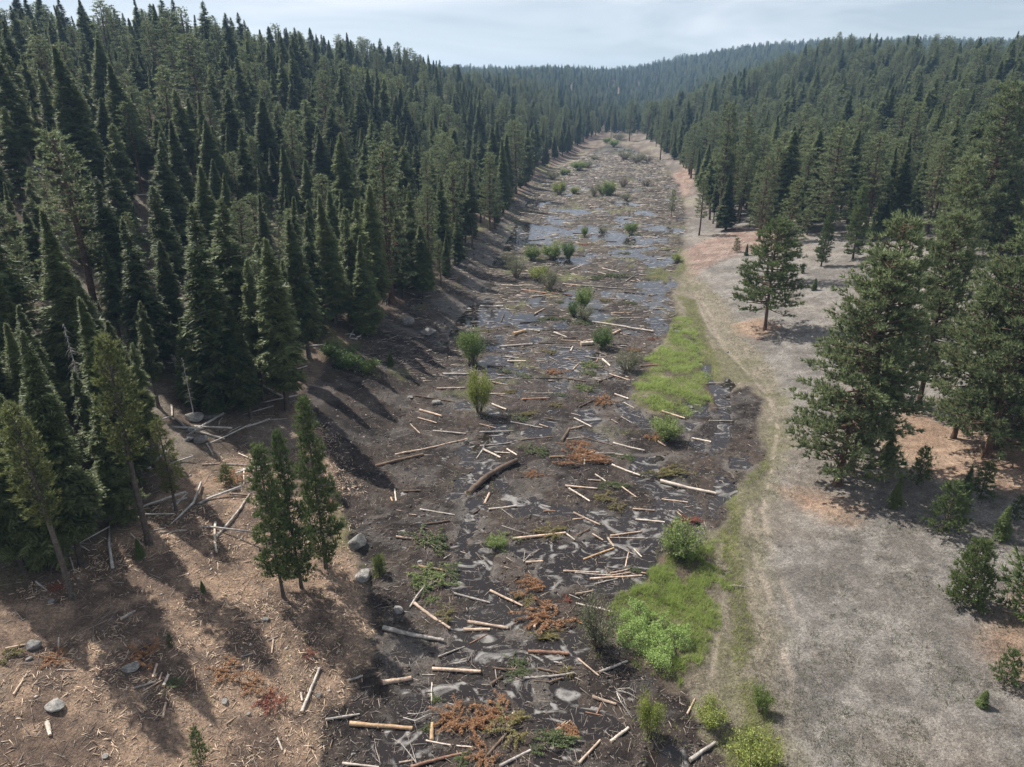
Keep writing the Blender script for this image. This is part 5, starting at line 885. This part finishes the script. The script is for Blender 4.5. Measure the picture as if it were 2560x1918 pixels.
# ------------------------------------------------------------------ boulders
def rock_mesh(seed):
    import bmesh
    bm = bmesh.new(); bmesh.ops.create_icosphere(bm, subdivisions=3, radius=1.0); r = np.random.default_rng(seed); pl = [(Vector(rvec(1)[0]), r.uniform(.55, .85)) for _ in range(9)]
    for v in bm.verts:
        for nrm, d in pl:
            e_ = v.co.dot(nrm) - d
            if e_ > 0: v.co -= nrm * e_ * .9
        v.co *= 1 + .05 * float(fbm(np.array([v.co.x * 3 + seed]), np.array([v.co.y * 3 + v.co.z * 2]), 1, 3, seed)[0])
    me = bpy.data.meshes.new('boulder'); bm.to_mesh(me); bm.free(); me.materials.append(M['rock']); return me
ROCKS = [rock_mesh(s) for s in range(5)]
for i, (c, x, y, r0, lab) in enumerate([(1,262,85,42,'square grey boulder on dark mud left of the pools'),(6,205,530,50,'large grey boulder at the lower left beside orange needles'),(6,800,670,55,'pale grey boulder half in tree shadow on the slope'),(6,345,900,62,'flat grey boulder among wood chips at lower left'),(6,320,260,26,'small grey boulder beside the leftmost thin pine trunk'),(6,180,610,20,'small stone under the large lower left boulder'),(6,1635,372,24,'pale stone on the chip slope by the conifers'),(6,1960,835,22,'dark stone at the edge of the conifer shadow'),(6,645,1205,24,'pale flat stone at the bottom of the debris slope'),(6,1530,950,16,'small stone below the rust bough heap'),(6,1385,875,26,'rounded stone above the rust bough heap'),
  (7,1235,255,48,'sunlit grey boulder in front of the shaded boulders'),(7,1190,120,60,'large dark boulder in shade under the firs'),(7,1290,110,50,'second dark boulder right of the large shaded one'),(7,515,725,42,'tan boulder between two bare pine trunks'),(7,600,725,26,'small shaded stone right of the tan boulder'),(7,690,345,28,'grey stone in the shade left of the thin pine'),(7,1165,190,36,'round grey stone left of the sunlit boulder'),(7,1160,245,34,'low grey stone left of the sunlit boulder, nearest the camera'),
  (2,790,757,17,'small dark stone standing in the dark pool'),(2,415,708,20,'grey stone on mud above the orange-ended log'),(3,530,445,36,'dark lump of rock on a brown log'),(3,740,705,26,'brown rock at the end of a long tan log'),(3,345,405,24,'dark rock at the edge of tree shadow on mud'),(10,690,965,16,'left of two brown stones in the pool by the grass'),(10,722,992,15,'right of two brown stones in the pool by the grass'),(0,785,1250,22,'pale lichened rock right of the three bright conifers'),(0,770,1180,26,'pale rock in shade right of the three bright conifers'),(4,60,790,60,'dark rock outcrop in tree shadow on the left bank'),(0,880,700,18,'dark rock on the shaded left bank')]):
    (a, b_), = cg(c, [(x, y)]); z = gz(a, b_); r_ = r0 / CROP[c][2] / FPX * cam_v((a, b_, z))[2]
    e = part('boulder', ROCKS[i % 5]); e.location = (a, b_, z + r_ * .25); e.rotation_euler = (0, 0, rng.random() * 6); e.scale = (r_, r_ * .85, r_ * (.6 if 'flat' not in lab else .4)); tag(e, lab, 'boulder')

# ------------------------------------------------------------------ ground litter, grass and stones nobody could count
def sample(n, x0, x1, y0, y1, key=None, thr=.4, pw=1.0, cond=None):
    y = y0 + (y1 - y0) * rng.random(n) ** pw; a = np.interp(y, [y0, y1], [x0[0], x1[0]]); b_ = np.interp(y, [y0, y1], [x0[1], x1[1]]); x = a + (b_ - a) * rng.random(n)
    Z = zones(x, y); ok = np.ones(n, bool)
    if key: ok &= (sum(Z[k] for k in key) > thr + .5 * (rng.random(n) - .5))
    if cond: ok &= cond(x, y, Z)
    x, y = x[ok], y[ok]; Z = {k: v[ok] for k, v in Z.items()}; return x, y, hfull(x, y, Z), Z
def octa(g, x, y, z, r_, flat=.6):
    n = len(x); base = np.array([[1, 0, 0], [0, 1, 0], [-1, 0, 0], [0, -1, 0], [0, 0, 1], [0, 0, -.6]]); v = base[None] * r_[:, None, None] * (1 + .35 * rng.standard_normal((n, 6, 3))) * np.array([1, 1, flat])
    a = rng.random(n) * 6.28; ca, sa = np.cos(a)[:, None], np.sin(a)[:, None]; vx = v[..., 0] * ca - v[..., 1] * sa; vy = v[..., 0] * sa + v[..., 1] * ca
    v = np.stack([vx + x[:, None], vy + y[:, None], v[..., 2] + z[:, None]], -1).reshape(-1, 3); F_ = np.array([[0, 1, 4], [1, 2, 4], [2, 3, 4], [3, 0, 4], [1, 0, 5], [2, 1, 5], [3, 2, 5], [0, 3, 5]])
    g.add(v, (np.arange(n)[:, None, None] * 6 + F_).reshape(-1, 3))
def sticks(g, x, y, z, L_, r_, ang, tilt=.08, crook=3.0):
    n = len(x); d = np.stack([np.cos(ang), np.sin(ang), tilt * rng.standard_normal(n)], -1) * (L_ / 2)[:, None]; s = np.stack([-np.sin(ang), np.cos(ang), 0 * ang], -1) * r_[:, None]; u = np.array([0, 0, 1.0]) * r_[:, None]
    o = np.stack([x, y, z + r_], -1); bnd = s * (rng.standard_normal(n) * crook)[:, None]
    ring = [s - u * .6, -s - u * .6, u]; v = np.stack([o - d + k for k in ring] + [o + bnd + k * .9 for k in ring] + [o + d + k * .6 for k in ring], 1).reshape(-1, 3)
    F_ = []; 
    for b_ in (0, 3):
        for i in range(3): j = (i + 1) % 3; F_ += [[b_ + i, b_ + j, b_ + 3 + j], [b_ + i, b_ + 3 + j, b_ + 3 + i]]
    F_ += [[0, 2, 1], [6, 7, 8]]; g.add(v, (np.arange(n)[:, None, None] * 9 + np.array(F_)).reshape(-1, 3))
def tufts(g, x, y, z, n, h, spread, w, lean=.5):
    x, y, z, h = (np.repeat(a, n) for a in (x, y, z, h)); k = len(x); p = np.stack([x + spread * rng.standard_normal(k), y + spread * rng.standard_normal(k), z - .03], -1)
    d = np.stack([lean * rng.standard_normal(k), lean * rng.standard_normal(k), 1 + 0 * x], -1) * (h * rng.uniform(.5, 1.15, k))[:, None]
    a = rng.random(k) * 6.28; g.blades(p, d, np.stack([np.cos(a), np.sin(a), 0 * a], -1) * w)
def stuff(name, g, m, label): return tag(part(name, g.build(name, [m])), label=label, kind='stuff')
g = Geo(); x, y, z, Z = sample(60000, (-48, -8), (-60, -8), 27, 78, ['chips'], .5)
kk = fbm(x, y, 2.2, 3, 461) + .5 * fbm(x, y, 7, 2, 462) > .0 - .5 * rng.random(len(x)) ** 2; x, y, z = x[kk], y[kk], z[kk]; n = len(x); a = rng.normal(1.9, 1.0, n); L_ = .05 + .36 * rng.random(n) ** 4.5; big = rng.random(n) < .012; L_[big] += .3; sticks(g, x, y, z, L_ * 1.4, .012 + L_ * .07, a, .25, .15)
stuff('wood_chips', g, M['chip'], 'pale wood chips and splinters strewn over the lower left slope')
g = Geo(); x, y, z, Z = sample(26000, (-14, 18), (-30, 44), 27, 125, ['mud'], .5, 1.1, lambda x, y, Z: Z['pool'] < .3); octa(g, x, y, z, .03 + .13 * rng.random(len(x)) ** 3, .8); stuff('mud_clods', g, M['clod'], 'dark crumbled clods all over the mud')
g = Geo(); x, y, z, Z = sample(24000, (-14, 18), (-26, 44), 27, 120, ['mud'], .5, 1.2); n = len(x); z = np.maximum(z, zf(y) + WATER); sticks(g, x, y, z, .15 + 1.0 * rng.random(n) ** 4, .006 + .016 * rng.random(n), rng.random(n) * 6.28, .12, 1.2)
x, y, z, Z = sample(9000, (-48, -8), (-62, -8), 27, 90, None, 0, 1, lambda x, y, Z: Z['mud'] < .4); n = len(x); sticks(g, x, y, z, .3 + 2.0 * rng.random(n) ** 3, .008 + .016 * rng.random(n), rng.random(n) * 6.28, .12, .8)
x, y, z, Z = sample(1000, (-12, 18), (-22, 40), 28, 110, ['mud'], .5, 1.3); n = len(x); z = np.maximum(z, zf(y) + WATER); sticks(g, x, y, z, .4 + 1.2 * rng.random(n) ** 2, .016 + .03 * rng.random(n) ** 2, rng.random(n) * 6.28, .10, .8)
stuff('twig_litter', g, M['twigs'], 'fine dead twigs littering the mud and left slope')
g = Geo(); x, y, z, Z = sample(11000, (-24, 42), (20, 98), 95, 460, ['mud'], .6, 1.3, lambda x, y, Z: (Z['pool'] < .5) | (rng.random(len(x)) < .15)); n = len(x); z = np.maximum(z, zf(y) + WATER); sz = (y / 130) ** .5; sticks(g, x, y, z, (.5 + 2.6 * rng.random(n) ** 2.5) * sz, (.025 + .06 * rng.random(n) ** 2) * sz, rng.normal(0, .6, n), .05)
stuff('far_wood_debris', g, M['twigs'], 'broken wood lying across the far mud in streaks')
g = Geo(); x, y, z, Z = sample(11000, (-24, 42), (20, 98), 100, 460, ['mud'], .6, 1.2, lambda x, y, Z: Z['pool'] < .3); octa(g, x, y, z, (.06 + .28 * rng.random(len(x)) ** 3) * (y / 150) ** .5, .7); stuff('far_mud_clods', g, M['clod'], 'lumpy mud ridges between the far pools')
g = Geo(); x, y, z, Z = sample(700, (-60, -12), (-120, -30), 45, 260, None, 0, 1, lambda x, y, Z: (side(x, y)[0] > 12)); n = len(x); sticks(g, x, y, z + .1, 1.5 + 7 * rng.random(n) ** 1.5, .05 + .09 * rng.random(n), rng.random(n) * 6.28, .03); stuff('forest_deadfall', g, M['snag'], 'bleached fallen stems lying between the trees on the left hillside')
g = Geo(); x, y, z, Z = sample(60000, (7, 24), (9, 30), 33, 60, ['green'], .55, 1, lambda x, y, Z: (Z['herb'] < .4) & (fbm(x, y, 1.1, 3, 451) > -.55)); tufts(g, x, y, z, 3, .20 + .42 * rng.random(len(x)) * (1 + 1.6 * fbm(x, y, 1.6, 3, 401)).clip(.15, 3), .06, .016, .45)
x, y, z, Z = sample(60000, (14, 38), (14, 42), 74, 126, ['green'], .5); tufts(g, x, y, z, 3, (.18 + .25 * rng.random(len(x))) * (1 + 1.2 * fbm(x, y, 2.2, 3, 403)).clip(.2, 3), .1, .024, .9); stuff('green_grass', g, M['grass'], 'lush green grass in the patches along the right of the mud')
g = Geo(); x, y, z, Z = sample(42000, (G_HERB[:, 0].min() - 1, G_HERB[:, 0].max() + 1), (G_HERB[:, 0].min() - 1, G_HERB[:, 0].max() + 1), G_HERB[:, 1].min() - 1, G_HERB[:, 1].max() + 1, ['herb'], .5); hh = (.75 + 1.3 * fbm(x, y, .9, 3, 405)); kk = hh > .12; x, y, z, hh = x[kk], y[kk], z[kk], hh[kk]; n = len(x); p = np.stack([x, y, z + .1 + .8 * rng.random(n) ** .6 * hh.clip(.1, 1.6)], -1); d = rvec(n) * .11; d[:, 2] = abs(d[:, 2]) * .4; w = perp(d) * .036; g.leaves(p, d, w); stuff('herb_patch', g, M['herb'], 'bright green broad-leaved herbs beside the large grey willow')
g = Geo(); x, y, z, Z = sample(60000, (8, 24), (24, 52), 30, 190, ['strip'], .5, 1.2); tufts(g, x, y, z, 4, .16 + .22 * rng.random(len(x)), .08, .02, .5); x, y, z, Z = sample(9000, (-44, -10), (-40, -8), 30, 130, ['gl', 'chips'], .4, 1, lambda x, y, Z: fbm(x, y, 4, 3, 407) > .35); tufts(g, x, y, z, 4, .12 + .15 * rng.random(len(x)), .06, .018, .5)
x, y, z, Z = sample(16000, (-20, 40), (10, 80), 40, 300, ['mud'], .6, 1, lambda x, y, Z: (fbm(x, y, 6, 4, 95) > .35) & (Z['pool'] < .2)); tufts(g, x, y, z, 4, (.10 + .14 * rng.random(len(x))) * (y / 90) ** .3, .12, .03, .7)
bx = np.array([(a_, b_) for a_, b_, c_ in TREES if c_ == 1]); x = np.repeat(bx[:, 0], 46) + rng.normal(0, 1, len(bx) * 46); y = np.repeat(bx[:, 1], 46) + rng.normal(0, .9, len(bx) * 46); z = hfull(x, y); tufts(g, x, y, z, 4, .15 + .35 * rng.random(len(x)), .08, .02, .6)
stuff('meadow_grass', g, M['strip'], 'olive green grass along the wheel track and mud edge')
g = Geo(); x, y, z, Z = sample(30000, (12, 26), (30, 54), 30, 170, ['meadow'], .5, 1.1, lambda x, y, Z: (Z['mud'] < .3) & (Z['rut'] < .5)); tufts(g, x, y, z, 4, .14 + .18 * rng.random(len(x)), .08, .018, .6)
x, y, z, Z = sample(17000, (16, 48), (40, 140), 28, 170, None, 0, 1.5, lambda x, y, Z: (side(x, y)[1] > 1) & (Z['rut'] < .5) & (fbm(x, y, 2.2, 3, 411) + .3 * fbm(x, y, 9, 2, 412) > -.05)); tufts(g, x, y, z, 6, .10 + .16 * rng.random(len(x)) ** 2, .07, .016, .7)
stuff('dry_grass', g, M['dry'], 'dry straw grass tufts on the right slope and track verge')
g = Geo(); x, y, z, Z = sample(26000, (16, 40), (40, 140), 28, 170, None, 0, 1.9, lambda x, y, Z: (side(x, y)[1] > 1) & (Z['rut'] < .5) & (fbm(x, y, 3, 3, 413) > -.15)); tufts(g, x, y, z, 6, .12 + .30 * rng.random(len(x)) ** 2, .10, .019, .7); stuff('sage_tufts', g, M['sage'], 'grey-green low tufts dotted over the dry right slope')
g = Geo(); x, y, z, Z = sample(14000, (20, 60), (50, 110), 110, 330, ['red'], .5); octa(g, x, y, z, .05 + .25 * rng.random(len(x)) ** 3); x, y, z, Z = sample(5000, (-50, -8), (-20, 10), 30, 190, None, 0, 1, lambda x, y, Z: (side(x, y)[0] > 0) & (side(x, y)[0] < 22)); octa(g, x, y, z, .03 + .16 * rng.random(len(x)) ** 4); stuff('loose_stones', g, M['pebble'], 'loose reddish and grey stones on the banks')

# ------------------------------------------------------------------ air
import bmesh
bm = bmesh.new(); bmesh.ops.create_cube(bm, size=1.0)
for v in bm.verts: v.co = Vector((v.co.x * 6400, 1500 + v.co.y * 3800, 55 + v.co.z * 130))
zb = min(float(v.co.z) for v in gm.vertices) - 1.0; ztop = max(float(v.co.z) for v in gm.vertices) + 32
for v in bm.verts: v.co.z = zb if v.co.z < 55 else ztop
hm = bpy.data.meshes.new('haze'); bm.to_mesh(hm); bm.free(); m = bpy.data.materials.new('haze_air'); m.use_nodes = True; nt = m.node_tree; nt.nodes.clear()
out = nt.nodes.new('ShaderNodeOutputMaterial'); pv = nt.nodes.new('ShaderNodeVolumePrincipled'); pv.inputs['Color'].default_value = (0.42, 0.66, 1.0, 1); pv.inputs['Density'].default_value = HAZE; pv.inputs['Anisotropy'].default_value = 0.2
nt.links.new(pv.outputs[0], out.inputs['Volume']); hm.materials.append(m); tag(part('haze', hm), label='thin bluish air filling the valley', kind='stuff')
